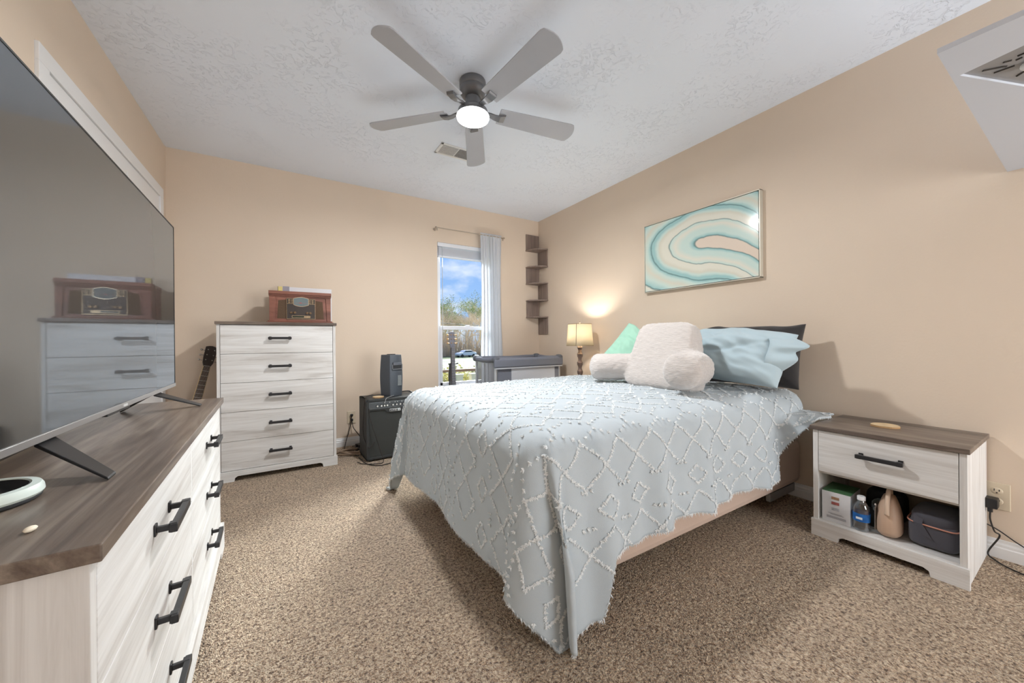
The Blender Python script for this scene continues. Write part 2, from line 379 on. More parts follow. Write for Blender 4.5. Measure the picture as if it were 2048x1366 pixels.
# ================================================================== PICTURE
def art_material():
    m, t, b = base_mat('marbled_teal_print'); b.inputs['Roughness'].default_value = 0.12; b.inputs['Coat Weight'].default_value = 0.4
    lk = t.links.new
    co = N(t, 'ShaderNodeTexCoord'); sp = N(t, 'ShaderNodeSeparateXYZ'); lk(co.outputs['Object'], sp.inputs[0])   # X along width (-.45..45), Z height
    wn = N(t, 'ShaderNodeTexNoise', inp={'Scale': 3.0, 'Detail': 4.0, 'Roughness': 0.5}); lk(co.outputs['Object'], wn.inputs['Vector'])
    wn2 = N(t, 'ShaderNodeTexNoise', inp={'Scale': 1.6, 'Detail': 1.0}); lk(co.outputs['Object'], wn2.inputs['Vector'])
    def MA(op, a, b_, c=None):
        n = N(t, 'ShaderNodeMath', operation=op)
        for i, x in enumerate((a, b_, c)):
            if x is None: continue
            if isinstance(x, (int, float)): n.inputs[i].default_value = x
            else: lk(x, n.inputs[i])
        return n.outputs[0]
    X, Z = sp.outputs[0], sp.outputs[2]
    # stretched bullseye: rings round a tongue that enters from the right side and bends down
    xr = MA('SUBTRACT', X, 0.06)
    left = MA('MINIMUM', xr, 0.0)
    bend = MA('MULTIPLY', MA('MULTIPLY', MA('MAXIMUM', xr, 0.0), MA('MAXIMUM', xr, 0.0)), 1.1)
    zz = MA('ADD', MA('SUBTRACT', Z, 0.02), bend)
    rr = MA('SQRT', MA('ADD', MA('MULTIPLY', MA('MULTIPLY', left, left), 0.62), MA('MULTIPLY', MA('MULTIPLY', zz, zz), 1.5)), 0)
    d = MA('ADD', rr, MA('MULTIPLY', MA('SUBTRACT', wn.outputs[0], 0.5), 0.11))
    d = MA('ADD', d, MA('MULTIPLY', MA('SUBTRACT', wn2.outputs[0], 0.5), 0.14))
    r = N(t, 'ShaderNodeValToRGB'); el = r.color_ramp.elements
    cream, mint, teal, dteal, pink, sand = srgb(226, 224, 210), srgb(202, 222, 214), srgb(160, 200, 200), srgb(96, 130, 130), srgb(226, 210, 194), srgb(216, 214, 198)
    stops = [(0.0, pink), (0.045, pink), (0.052, dteal), (0.062, teal), (0.085, mint), (0.12, mint), (0.16, cream), (0.192, mint), (0.197, dteal), (0.204, cream), (0.24, cream), (0.265, sand), (0.285, mint), (0.305, teal), (0.322, teal), (0.33, dteal), (0.338, teal), (0.36, mint), (0.40, sand), (0.44, mint), (0.48, teal), (0.488, dteal), (0.50, cream), (0.56, teal), (0.6, mint)]
    el[0].position = 0; el[0].color = pink; el[1].position = 0.6; el[1].color = mint
    for p, c in stops[1:-1]: k = el.new(p); k.color = c
    lk(d, r.inputs[0]); lk(r.outputs[0], b.inputs['Base Color'])
    return m
pw, ph_ = 0.90, 0.572
pic = empty('framed_art', (XR-0.001, 1.609, 1.648), rz=radians(-90), label='abstract teal and cream marbled art print in a thin silver frame on the right wall', cat='picture')
fm = mat('silver_frame', srgb(205, 200, 186), 0.35, 0.3)
m = MB()
m.box(-pw/2, -pw/2+0.006, -0.04, 0, -ph_/2, ph_/2).box(pw/2-0.006, pw/2, -0.04, 0, -ph_/2, ph_/2).box(-pw/2, pw/2, -0.04, 0, -ph_/2, -ph_/2+0.006).box(-pw/2, pw/2, -0.04, 0, ph_/2-0.006, ph_/2)
m.build('frame', fm, pic, bevel=0.001)
MB().box(-pw/2+0.006, pw/2-0.006, -0.033, -0.03, -ph_/2+0.006, ph_/2-0.006).build('frame_inner_gap', gap_m, pic)
MB().box(-pw/2+0.010, pw/2-0.010, -0.038, -0.004, -ph_/2+0.010, ph_/2-0.010).build('canvas', art_material(), pic)

# ================================================================== CEILING FAN
FX, FYc = 0.893, 1.871
fan_metal = mat('brushed_grey_fan_metal', srgb(118, 119, 122), 0.34, 0.45)
blade_m = mat('grey_fan_blade', srgb(178, 180, 186), 0.42, var=0.05, vscale=3)
fan = empty('ceiling_fan', (FX, FYc, H-0.001), label='grey five-blade ceiling fan with a round lit globe', cat='ceiling fan')
MB().lathe([(0.0, 0), (0.073, 0), (0.075, -0.006), (0.075, -0.036), (0.072, -0.04)], 40).build('canopy', fan_metal, fan, smooth='auto')
MB().lathe([(0.072, -0.04), (0.074, -0.048), (0.072, -0.066), (0.062, -0.084), (0.046, -0.094), (0.0, -0.094)], 40).build('motor_cap', fan_metal, fan, smooth='auto')
MB().lathe([(0.042, -0.09), (0.042, -0.145), (0.050, -0.152), (0.050, -0.158), (0, -0.158)], 36).build('downrod_collar', fan_metal, fan, smooth='auto')
MB().lathe([(0.0, -0.15), (0.055, -0.152), (0.078, -0.160), (0.084, -0.168), (0.084, -0.180), (0.088, -0.184), (0.092, -0.196), (0.0, -0.196)], 40).build('motor_housing', fan_metal, fan, smooth='auto')
glow = mat('lit_frosted_globe', srgb(255, 255, 255), 0.4, emit=(1, 0.985, 0.96, 1), estr=7.0)
MB().lathe([(0.0, -0.196), (0.090, -0.196), (0.093, -0.202), (0.090, -0.211), (0.07, -0.2165), (0.04, -0.219), (0.0, -0.220)], 40).build('light_globe', glow, fan, smooth='auto')
for k in range(5):
    a = radians(62.6+72*k); Rz = Matrix.Rotation(a, 4, 'Z')
    pitch = Matrix.Rotation(radians(-13), 4, 'X')
    Mb = Rz@Matrix.Translation((0, 0, -0.162))@pitch
    # blade outline in (r, width)
    r0, r1 = 0.155, 0.652; pts = []
    w0, w1 = 0.052, 0.068
    pts += [(r0, -w0), (r0+0.006, -w0-0.001)]
    pts += [(r1-0.040, -w1), (r1-0.030, -w1+0.003)]
    for i in range(0, 13):
        q = -1+2*i/12; pts.append((r1-0.022*q*q, (w1-0.006)*q))
    pts += [(r1-0.030, w1-0.003), (r1-0.040, w1), (r0+0.006, w0+0.001), (r0, w0)]
    MB().prism(pts, -0.0035, 0.0035, 'z', Mb).build('blade', blade_m, fan, bevel=0.001)
    prof = [(0.065, -0.012), (0.085, -0.010), (0.105, -0.012), (0.13, -0.02), (0.16, -0.022), (0.19, -0.016), (0.195, -0.006)]
    m = MB(); vs = []; fs = []
    Mi = Rz@Matrix.Translation((0, 0, -0.162))@pitch
    n = len(prof)
    for i, (r, z) in enumerate(prof):
        wd = 0.012+0.012*min(1, max(0, (r-0.08)/0.1)); th = 0.010
        for y, dz in ((-wd, th), (-wd, 0), (wd, 0), (wd, th)): vs.append(Mi@Vector((r, y, z+dz)))
    for i in range(n-1):
        for j in range(4): fs.append((i*4+j, i*4+(j+1) % 4, (i+1)*4+(j+1) % 4, (i+1)*4+j))
    fs += [(0, 1, 2, 3), ((n-1)*4+3, (n-1)*4+2, (n-1)*4+1, (n-1)*4)]
    m.add(vs, fs).build('blade_arm', fan_metal, fan, bevel=0.002)
lamp('AREA', 'fan_lamp', (FX, FYc, H-0.223), 27, (0.98, 0.99, 1.0), shape='DISK', size=0.17)

# ceiling vent
vent = empty('ceiling_vent', (0.962, 2.552, H), label='white louvered air vent in the ceiling beyond the fan', cat='vent')
ventm = mat('white_vent_metal', srgb(232, 232, 232), 0.45); vx, vy = 0.30, 0.165
MB().box(0, vx, 0, 0.018, -0.007, 0).box(0, vx, vy-0.018, vy, -0.007, 0).box(0, 0.02, 0, vy, -0.007, 0).box(vx-0.02, vx, 0, vy, -0.007, 0).box(vx/2-0.004, vx/2+0.004, 0, vy, -0.007, 0).build('vent_frame', ventm, vent, bevel=0.002)
m = MB()
for i in range(40):
    x = 0.022+i*(vx-0.044)/39
    m.box(-0.0020, 0.0020, 0.018, vy-0.018, -0.0005, 0.0005, Matrix.Translation((x, 0, -0.005))@Matrix.Rotation(radians(40 if i < 20 else -40), 4, 'Y'))
tag(m.build('louvers', ventm, vent), kind=None)
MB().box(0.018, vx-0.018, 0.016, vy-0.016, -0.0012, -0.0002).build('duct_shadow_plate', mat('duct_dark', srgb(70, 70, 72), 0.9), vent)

# ================================================================== WASHED-WOOD FURNITURE
def handle(parent, x, z, y=0.0, bar=0.145, post=0.12):
    m = MB()
    for s in (-1, 1):
        px = x+s*post/2
        m.box(px-0.008, px+0.008, y-0.004, y, z-0.012, z+0.012).box(px-0.0045, px+0.0045, y-0.03, y-0.003, z-0.006, z+0.006)
        m.box(px-0.008, px+0.008, y-0.036, y-0.022, z-0.0095, z+0.0095)
    m.box(x-bar/2, x+bar/2, y-0.037, y-0.025, z-0.0085, z+0.0085)
    return m.build('handle', black_metal, parent, bevel=0.0015)
def plinth(w, h, t, y, foot=0.1, arch=0.035):
    pts = [(-w/2, 0), (-w/2+foot, 0), (-w/2+foot+0.004, arch*0.7), (-w/2+foot+0.02, arch), (w/2-foot-0.02, arch), (w/2-foot-0.004, arch*0.7), (w/2-foot, 0), (w/2, 0), (w/2, h), (-w/2, h)]
    return MB().prism(pts, y, y+t, 'y')
def drawer(parent, x0, x1, z0, z1, y=-0.0, th=0.016):
    d = MB().box(x0, x1, y, y+th, z0, z1).build('drawer', wash_x, parent, bevel=0.0012)
    return d

# five-drawer chest
chest = empty('chest_of_drawers', (-0.07, 3.16, 0), label='tall whitewashed five-drawer chest with dark top against the back wall', cat='chest of drawers')
cw, chh, cdp = 0.735, 1.113, 0.40
MB().box(-cw/2, -cw/2+0.018, 0.0, cdp, 0.0, chh-0.02).box(cw/2-0.018, cw/2, 0.0, cdp, 0.0, chh-0.02).box(-cw/2+0.018, cw/2-0.018, 0.02, cdp, 0.07, 0.09).box(-cw/2+0.018, cw/2-0.018, cdp-0.01, cdp, 0.09, chh-0.02).box(-cw/2+0.018, cw/2-0.018, 0.02, cdp, chh-0.034, chh-0.02).build('body', wash_z, chest, bevel=0.001)
MB().box(-cw/2+0.018, cw/2-0.018, 0.018, 0.03, 0.08, chh-0.022).build('drawer_gap_shadow_board', gap_m, chest)
MB().box(-cw/2-0.008, cw/2+0.008, -0.012, cdp, chh-0.02, chh).build('top', top_x, chest, bevel=0.002)
plinth(cw+0.014, 0.072, 0.018, -0.010, foot=0.1).build('plinth', wash_x, chest, bevel=0.001)
z0, z1 = 0.074, chh-0.023; n = 5; hh = (z1-z0)/n
for i in range(n):
    d = drawer(chest, -cw/2+0.0205, cw/2-0.0205, z0+i*hh+0.0012, z0+(i+1)*hh-0.0012)
    handle(d, 0, z0+(i+0.5)*hh+0.008)

# six-drawer dresser
DA = radians(92.5)
dres = empty('dresser', (-0.2575, 1.4255, 0), rz=DA, label='low whitewashed six-drawer dresser with dark wood top under the television', cat='dresser')
dw, dh, dd = 1.479, 0.705, 0.40
MB().box(-dw/2, -dw/2+0.02, 0.0, dd, 0.0, dh-0.022).box(dw/2-0.02, dw/2, 0.0, dd, 0.0, dh-0.022).box(-0.006, 0.006, 0.0, dd, 0.07, dh-0.022).box(-dw/2+0.02, dw/2-0.02, dd-0.01, dd, 0.06, dh-0.022).box(-dw/2+0.02, dw/2-0.02, 0.02, dd, 0.07, 0.085).build('body', wash_z, dres, bevel=0.001)
MB().box(-dw/2+0.02, dw/2-0.02, 0.018, 0.03, 0.08, dh-0.024).build('drawer_gap_shadow_board', gap_m, dres)
MB().box(-dw/2-0.012, dw/2+0.012, -0.014, dd, dh-0.024, dh).build('top', top_x, dres, bevel=0.002)
plinth(dw+0.014, 0.118, 0.02, -0.013, foot=0.12).build('plinth', wash_x, dres, bevel=0.001)
z0, z1 = 0.120, dh-0.026; hh = (z1-z0)/3
for c in (-1, 1):
    xa, xb = (-dw/2+0.023, -0.0085) if c < 0 else (0.0085, dw/2-0.023)
    for i in range(3):
        d = drawer(dres, xa, xb, z0+i*hh+0.0012, z0+(i+1)*hh-0.0012)
        handle(d, (xa+xb)/2, z0+(i+0.5)*hh, bar=0.15, post=0.125)

# nightstands
def make_nightstand(loc, rz, label, kids=True):
    ns = empty('nightstand', loc, rz=rz, label=label, cat='nightstand', group='nightstands beside the bed')
    nw, nh, nd = 0.478, 0.537, 0.425
    for sx in (-nw/2, nw/2-0.02): MB().box(sx, sx+0.02, 0, nd, 0, nh-0.02).build('side_panel', wash_z, ns, bevel=0.001)
    MB().box(-nw/2+0.02, nw/2-0.02, 0.005, nd, 0.070, 0.085).build('shelf', wash_x, ns)
    MB().box(-nw/2+0.02, nw/2-0.02, 0.02, nd, 0.305, 0.316).build('divider', wash_x, ns)
    MB().box(-nw/2+0.02, nw/2-0.02, nd-0.008, nd, 0.085, nh-0.02).build('back_panel', mat('nightstand_back', srgb(196, 184, 166), 0.7), ns)
    MB().box(-nw/2-0.010, nw/2+0.008, -0.012, nd, nh-0.02, nh).build('top', top_x, ns, bevel=0.002)
    plinth(nw+0.012, 0.080, 0.018, -0.010, foot=0.1, arch=0.03).build('plinth', wash_x, ns, bevel=0.001)
    d = drawer(ns, -nw/2+0.022, nw/2-0.022, 0.318, nh-0.023)
    MB().box(-nw/2+0.03, nw/2-0.03, 0.016, nd-0.03, 0.325, nh-0.04).build('drawer_box', wash_x, d)
    handle(d, 0.0, 0.432, bar=0.15, post=0.125)
    return ns
ns1 = make_nightstand((2.193, 0.513, 0), radians(-90), 'whitewashed nightstand with a coaster on its dark top and bags on its open shelf')
ns2 = copy_tree(ns1); ns2.location = (2.193, 2.78, 0); ns2['label'] = 'whitewashed nightstand under the table lamp on the far side of the bed'

# ================================================================== TELEVISION
tvm, t, b = base_mat('glossy_dark_screen'); b.inputs['Base Color'].default_value = (0.006, 0.006, 0.007, 1); b.inputs['Roughness'].default_value = 0.3
gl = N(t, 'ShaderNodeBsdfGlossy', inp={0: (0.70, 0.80, 0.92, 1), 1: 0.03}); mxs = N(t, 'ShaderNodeMixShader'); fr = N(t, 'ShaderNodeFresnel', inp={0: 2.1})
ad = N(t, 'ShaderNodeMath', operation='MULTIPLY_ADD', inp={1: 1.0, 2: 0.10}); om = [n for n in t.nodes if n.type == 'OUTPUT_MATERIAL'][0]
t.links.new(fr.outputs[0], ad.inputs[0]); t.links.new(ad.outputs[0], mxs.inputs[0]); t.links.new(b.outputs[0], mxs.inputs[1]); t.links.new(gl.outputs[0], mxs.inputs[2]); t.links.new(mxs.outputs[0], om.inputs[0])
tv = empty('television', (-0.413, 1.469, 0.705), rz=radians(91.4), label='large flat television with a glossy dark screen on the low dresser', cat='television')
tw, tb, tt = 1.228, 0.075, 0.757
bez = mat('silver_bezel', srgb(168, 166, 166), 0.3, 0.7)
MB().box(-tw/2+0.004, tw/2-0.004, 0.000, 0.006, tb+0.013, tt-0.004).build('screen', tvm, tv)
m = MB().box(-tw/2, tw/2, -0.003, 0.012, tb, tb+0.014)
m.build('bottom_bezel', bez, tv, bevel=0.001)
MB().box(-tw/2, -tw/2+0.004, -0.001, 0.02, tb+0.014, tt).box(tw/2-0.004, tw/2, -0.001, 0.02, tb+0.014, tt).box(-tw/2, tw/2, -0.001, 0.02, tt-0.004, tt).build('side_bezel', black_plastic, tv)
MB().box(-tw/2+0.001, tw/2-0.001, 0.006, 0.03, tb-0.003, tt-0.001).prism([(-tw/2+0.12, 0.03), (tw/2-0.12, 0.03), (tw/2-0.18, 0.065), (-tw/2+0.18, 0.065)], tb+0.0, tb+0.38, 'z').build('back_housing', black_plastic, tv, bevel=0.003)
MB().box(-0.11, 0.06, 0.001, 0.012, tb-0.008, tb).build('sensor_bar', black_plastic, tv, bevel=0.001)
MB().box(-0.012, 0.018, -0.0045, -0.0025, tb+0.004, tb+0.010).build('maker_badge', mat('badge_silver', srgb(225, 225, 225), 0.3, 0.5), tv)
for s, x0, x1 in ((-1, -0.385, -0.475), (1, 0.385, 0.470)):
    for yy, e in ((0.012, -0.105), (0.022, 0.125)):
        m = MB(); vs = []
        for (x, y, z, wd) in ((x0, yy, tb-0.002, 0.036), (x0, yy, tb-0.010, 0.036), (x1, e, 0.006, 0.020), (x1, e, 0.0005, 0.020)):
            vs += [(x-wd, y, z), (x+wd, y, z)]
        m.add(vs, [(0, 1, 5, 4), (2, 6, 7, 3), (0, 4, 6, 2), (1, 3, 7, 5), (0, 2, 3, 1), (4, 5, 7, 6)])
        m.build('stand_foot', black_plastic, tv, bevel=0.002)
# small things on the dresser
dish = empty('round_puck', (-0.434, 0.930, 0.705), label='round white disc with a glossy black top lying on the near end of the dresser', cat='device')
MB().lathe([(0.0, 0.0), (0.066, 0.0), (0.071, 0.004), (0.072, 0.008), (0, 0.008)], 48).build('rubber_base', dark_plastic, dish, smooth='auto')
MB().lathe([(0.0, 0.007), (0.0705, 0.007), (0.074, 0.012), (0.073, 0.020), (0.070, 0.025), (0.060, 0.026), (0.058, 0.023), (0.0, 0.023)], 48).build('rim', mat('pale_mint_plastic', srgb(214, 226, 220), 0.3), dish, smooth='auto')
MB().lathe([(0.0, 0.022), (0.0585, 0.022), (0.057, 0.0248), (0.0, 0.0248)], 48).build('glossy_top', mat('piano_black', srgb(20, 22, 24), 0.08), dish, smooth='auto')
cr = MB().ellip((-0.309, 0.772, 0.7085), (0.006, 0.010, 0.0035), 10, 6).build('crumb', mat('cream_crumb', srgb(236, 226, 205), 0.6), smooth=True)
tag(cr, 'tiny cream pebble on the near end of the dresser top', 'pebble')

# ================================================================== RECORD PLAYER
redw = wood('red_cherry_wood', [srgb(104, 64, 52), srgb(128, 82, 68), srgb(148, 98, 82)], 'x', rough=0.35, seed=5)
rc = empty('record_player', (0.067, 3.24, 1.113), label='red cherry wood retro radio and record player on the tall chest', cat='radio')
rw, rh, rdp = 0.420, 0.242, 0.26
MB().box(-rw/2+0.004, rw/2-0.004, 0.012, rdp, 0.012, rh-0.022).build('cabinet', redw, rc)
MB().box(-rw/2-0.014, rw/2+0.014, -0.008, rdp+0.004, 0, 0.010).box(-rw/2-0.006, rw/2+0.006, -0.002, rdp, 0.010, 0.018).build('base_moulding', redw, rc, bevel=0.003)
MB().box(-rw/2, rw/2, -0.002, rdp, rh-0.024, rh).box(-rw/2+0.0, rw/2-0.0, 0.001, rdp, rh-0.034, rh-0.027).box(-rw/2+0.002, rw/2-0.002, 0.004, rdp, rh-0.043, rh-0.037).build('lid', redw, rc, bevel=0.002)
for s in (-1, 1):
    MB().prism([(s*(rw/2-0.004), 0.018), (s*(rw/2-0.032), 0.018), (s*(rw/2-0.040), rh-0.045), (s*(rw/2-0.004), rh-0.045)], 0.004, 0.02, 'y').build('side_post', redw, rc, bevel=0.002)
# arched front board with openings
arch = [(-0.165, 0.018), (0.165, 0.018), (0.157, rh-0.052)]
for i in range(11): q = i/10; arch.append((0.15-0.30*q, rh-0.052+0.012*sin(pi*q)))
arch.append((-0.157, rh-0.052))
MB().prism(arch, 0.008, 0.02, 'y').build('arched_front', redw, rc)
grm = mat('brown_speaker_cloth', srgb(92, 72, 54), 0.9, bump=0.5, bscale=900, var=0.15, vscale=200)
for s in (-1, 1):
    MB().prism([(s*0.100, 0.034), (s*0.156, 0.034), (s*0.148, rh-0.072), (s*0.100, rh-0.065)], 0.0055, 0.009, 'y').build('speaker_grille', grm, rc)
brass = mat('antique_brass_panel', srgb(170, 150, 122), 0.3, 0.8, var=0.25, vscale=60)
MB().box(-0.097, 0.097, 0.002, 0.009, 0.032, rh-0.052).build('control_panel', mat('dark_panel', srgb(58, 50, 46), 0.35), rc)
MB().box(-0.097, -0.094, 0.0, 0.006, 0.032, rh-0.054).box(0.094, 0.097, 0.0, 0.006, 0.032, rh-0.054).box(-0.097, 0.097, 0.0, 0.006, 0.030, 0.034).box(-0.097, -0.045, 0.0, 0.006, rh-0.095, rh-0.092).box(0.045, 0.097, 0.0, 0.006, rh-0.095, rh-0.092).box(-0.097, -0.045, 0, 0.006, rh-0.057, rh-0.054).box(0.045, 0.097, 0, 0.006, rh-0.057, rh-0.054).build('brass_trim', brass, rc)
dial = []
for i in range(13): q = i/12; dial.append((-0.048+0.096*q, rh-0.055+0.010*sin(pi*q)))
for i in range(13): q = i/12; dial.append((0.048-0.096*q, rh-0.100-0.012*sin(pi*q)))
MB().prism([(x*1.08, (z-rh+0.078)*1.12+rh-0.078) for x, z in dial], -0.001, 0.004, 'y').build('dial_bezel', mat('bright_brass', srgb(214, 200, 176), 0.25, 0.85), rc)
dg = MB().prism(dial, -0.003, 0.0, 'y').build('dial_glass', mat('dial_grey_glass', srgb(112, 124, 126), 0.12), rc)
MB().box(-0.042, 0.042, -0.0036, -0.003, rh-0.0885, rh-0.0878).box(-0.01, 0.004, -0.0038, -0.003, rh-0.0885, rh-0.0845).build('red_needle', mat('red_needle_paint', srgb(196, 60, 66), 0.4), dg)
for s in (-1, 1):
    for c in range(2):
        for r_ in range(4): x = s*(0.058+c*0.02); z = rh-0.0905+r_*0.0082; MB().box(x-0.007, x+0.007, -0.002, 0.004, z, z+0.005).build('push_button', brass, rc, bevel=0.0006)
MB().box(-0.062, 0.062, -0.001, 0.004, 0.040, 0.058).build('tape_door_frame', brass, rc)
MB().box(-0.058, 0.02, -0.0025, 0.0, 0.043, 0.055).build('tape_window', mat('green_black_lens', srgb(50, 62, 54), 0.15), rc)
for x, z in ((-0.066, 0.078), (-0.042, 0.080), (0.040, 0.078), (0.062, 0.078)):
    MB().cyl((x, -0.008, z), 0.009, 0.014, 18, 'y').build('knob', mat('dark_brass_knob', srgb(120, 100, 78), 0.3, 0.8), rc, bevel=0.001)
# flat items standing behind the record player
wb = MB().box(0, 0.315, 0, 0.022, 0, 0.310).build('white_board', mat('white_card', srgb(222, 222, 226), 0.5), loc=(-0.012, 3.515, 1.113), bevel=0.002)
tag(wb, 'thin white board standing behind the red record player', 'board')
gb = MB().box(0, 0.046, 0, 0.03, 0, 0.312).build('grey_booklet', mat('lilac_grey_card', srgb(150, 146, 156), 0.5), loc=(-0.056, 3.50, 1.113), bevel=0.001)
tag(gb, 'small lilac grey booklet at the left end of the white board', 'booklet')
yb = MB().box(0, 0.028, 0, 0.02, 0, 0.308).box(-0.003, 0, 0, 0.02, 0, 0.308, mi=1).build('yellow_card', [mat('pale_yellow_card', srgb(222, 205, 130), 0.6), black_plastic], loc=(-0.088, 3.50, 1.113))
tag(yb, 'pale yellow card peeking over the left of the record player', 'card')

# ================================================================== AMPLIFIER AND PORTABLE SPEAKER
amp = empty('guitar_amplifier', (0.74, 3.075, 0), rz=radians(2.5), label='black combo guitar amplifier standing on the carpet by the bed foot', cat='amplifier')
aw, ah, adp = 0.47, 0.50, 0.27
tolex = mat('black_tolex', srgb(50, 52, 52), 0.55, bump=0.5, bscale=700)
MB().box(-aw/2, -aw/2+0.022, 0, adp, 0.012, ah).box(aw/2-0.022, aw/2, 0, adp, 0.012, ah).box(-aw/2, aw/2, 0, adp, 0.012, 0.034).box(-aw/2, aw/2, 0.0, adp, ah-0.02, ah).box(-aw/2+0.02, aw/2-0.02, adp-0.02, adp-0.01, 0.03, ah-0.02).build('cabinet', tolex, amp, bevel=0.006)
cloth = mat('black_grille_cloth', srgb(58, 60, 58), 0.85, bump=0.6, bscale=1200)
MB().prism([(-aw/2+0.022, 0.034), (aw/2-0.022, 0.034), (aw/2-0.022, ah-0.092), (0.07, ah-0.092), (0.05, ah-0.118), (-0.07, ah-0.118), (-0.09, ah-0.092), (-aw/2+0.022, ah-0.092)], 0.014, 0.02, 'y').build('grille', cloth, amp)
MB().prism([(-aw/2+0.022, ah-0.092), (-0.09, ah-0.092), (-0.07, ah-0.118), (0.05, ah-0.118), (0.07, ah-0.092), (aw/2-0.022, ah-0.092), (aw/2-0.022, ah-0.078), (-aw/2+0.022, ah-0.078)], 0.004, 0.02, 'y').build('lower_lip', tolex, amp, bevel=0.002)
MB().box(-aw/2+0.022, aw/2-0.022, 0.004, 0.02, ah-0.078, ah-0.022).build('control_panel', mat('dark_steel_panel', srgb(84, 86, 88), 0.45, 0.5), amp)
MB().box(-aw/2+0.03, aw/2-0.03, 0.0028, 0.004, ah-0.0775, ah-0.0762).box(-aw/2+0.03, aw/2-0.03, 0.0028, 0.004, ah-0.030, ah-0.029).build('panel_pinstripe', mat('silver_line', srgb(150, 150, 150), 0.3, 0.6), amp)
kn = mat('white_knob_cap', srgb(214, 214, 208), 0.35)
for i, x in enumerate((-0.150, -0.118, -0.094, -0.072, -0.026, 0.004, 0.034, 0.064, 0.090, 0.112)):
    k = MB().cyl((x, -0.008, ah-0.057), 0.0085, 0.014, 16, 'y').build('knob', black_plastic, amp)
    MB().cyl((x, -0.010, ah-0.057), 0.0068, 0.003, 16, 'y').build('knob_cap', kn, k)
for x in (-0.092, -0.05, -0.006, 0.014, 0.050, 0.112): MB().box(x-0.003, x+0.003, 0.002, 0.005, ah-0.038, ah-0.033).build('indicator_button', kn, amp)
for x in (0.135, 0.158): MB().cyl((x, 0.0, ah-0.057), 0.007, 0.006, 14, 'y').build('jack_socket', black_plastic, amp)
MB().box(0.138, 0.168, 0.002, 0.005, ah-0.040, ah-0.032).build('power_plate', mat('silver_plate', srgb(170, 172, 172), 0.3, 0.5), amp)
bd = MB().box(-0.052, 0.038, -0.002, 0.006, ah-0.113, ah-0.090).build('name_badge', mat('badge_light', srgb(208, 212, 212), 0.3, 0.3), amp, bevel=0.004)
MB().box(-0.049, 0.014, -0.003, -0.0015, ah-0.110, ah-0.093).build('badge_inset', mat('badge_navy', srgb(38, 40, 48), 0.4), bd)
text_part('LINE', 0.0165, kn, bd, 'badge_lettering', (-0.0175, -0.0032, ah-0.1015), (pi/2, 0, 0), 0.0006).scale = (1.45, 1, 1)
text_part('6', 0.0165, black_plastic, bd, 'badge_lettering', (0.0265, -0.0024, ah-0.1015), (pi/2, 0, 0), 0.0008).scale = (1.3, 1, 1)
for s in (-1, 1):
    for y in (0.03, adp-0.03): MB().cyl((s*(aw/2-0.04), y, 0), 0.015, 0.013, 14).build('foot', black_plastic, amp)
MB().tube(catmull([(0.03, 0.13, ah), (0.05, 0.13, ah+0.022), (0.15, 0.13, ah+0.026), (0.19, 0.13, ah)], 6), 0.006, 8).build('carry_handle', black_plastic, amp)
for s in (-1, 1): MB().box(s*aw/2-0.006, s*aw/2+0.006, -0.003, 0.02, ah-0.02, ah+0.003).build('corner_cap', black_plastic, amp, bevel=0.002)

sp = empty('portable_speaker', (0.735, 3.21, 0.5), rz=radians(24), label='tall grey portable speaker with a carry handle standing on the amplifier', cat='speaker')
m = MB(); sw, sd, shh = 0.066, 0.075, 0.352
def tower(k):
    f = 1.0-0.14*abs(k-0.45)**1.5*2; return f
vs = []; fs = []; nz_ = 10
for i in range(nz_+1):
    k = i/nz_; f = tower(k); z = shh*k
    for (x, y) in ((-sw, -sd*0.9), (-sw*0.86, -sd), (sw*0.86, -sd), (sw, -sd*0.9), (sw, sd*0.9), (sw*0.86, sd), (-sw*0.86, sd), (-sw, sd*0.9)): vs.append((x*f, y*f, z))
for i in range(nz_):
    for j in range(8): fs.append((i*8+j, i*8+(j+1) % 8, (i+1)*8+(j+1) % 8, (i+1)*8+j))
fs += [tuple(range(7, -1, -1)), tuple(nz_*8+j for j in range(8))]
m.add(vs, fs).build('body', mat('slate_grey_plastic', srgb(74, 80, 88), 0.5, bump=0.2, bscale=800), sp, bevel=0.003, smooth='auto')
hr = MB().box(-0.045, 0.045, -sd-0.006, -sd+0.002, 0.232, 0.288).build('handle_recess', mat('recess_dark', srgb(44, 46, 50), 0.6), sp, bevel=0.004)
MB().box(-0.052, 0.052, -sd-0.0085, -sd-0.0045, 0.228, 0.234).box(-0.052, -0.046, -sd-0.0085, -sd-0.0045, 0.228, 0.270).box(0.046, 0.052, -sd-0.0085, -sd-0.0045, 0.228, 0.270).build('recess_rim', mat('rim_grey', srgb(108, 112, 118), 0.4), hr)
MB().box(-0.04, 0.04, -sd-0.012, -sd-0.002, 0.262, 0.288).build('grip', mat('grip_grey', srgb(92, 96, 104), 0.45), sp, bevel=0.005)
lb = MB().box(0.006, 0.046, -sd-0.0035, -sd+0.001, 0.088, 0.178).build('spec_label', mat('label_grey', srgb(98, 104, 108), 0.6), sp)
m = MB(); random.seed(4)
for r_ in range(12):
    x = 0.009
    while x < 0.042: l = random.uniform(0.002, 0.009); m.box(x, min(x+l, 0.044), -sd-0.0042, -sd-0.0034, 0.092+r_*0.0071, 0.0945+r_*0.0071); x += l+0.0025
m.build('label_print', mat('label_print', srgb(160, 164, 164), 0.6), lb)
MB().box(-0.03, 0.03, -0.02, 0.02, shh, shh+0.006).build('top_button', black_plastic, sp, bevel=0.002)
MB().box(-sw*0.8, sw*0.8, -sd*0.75, sd*0.75, 0.0, 0.004).build('rubber_foot', black_plastic, sp)

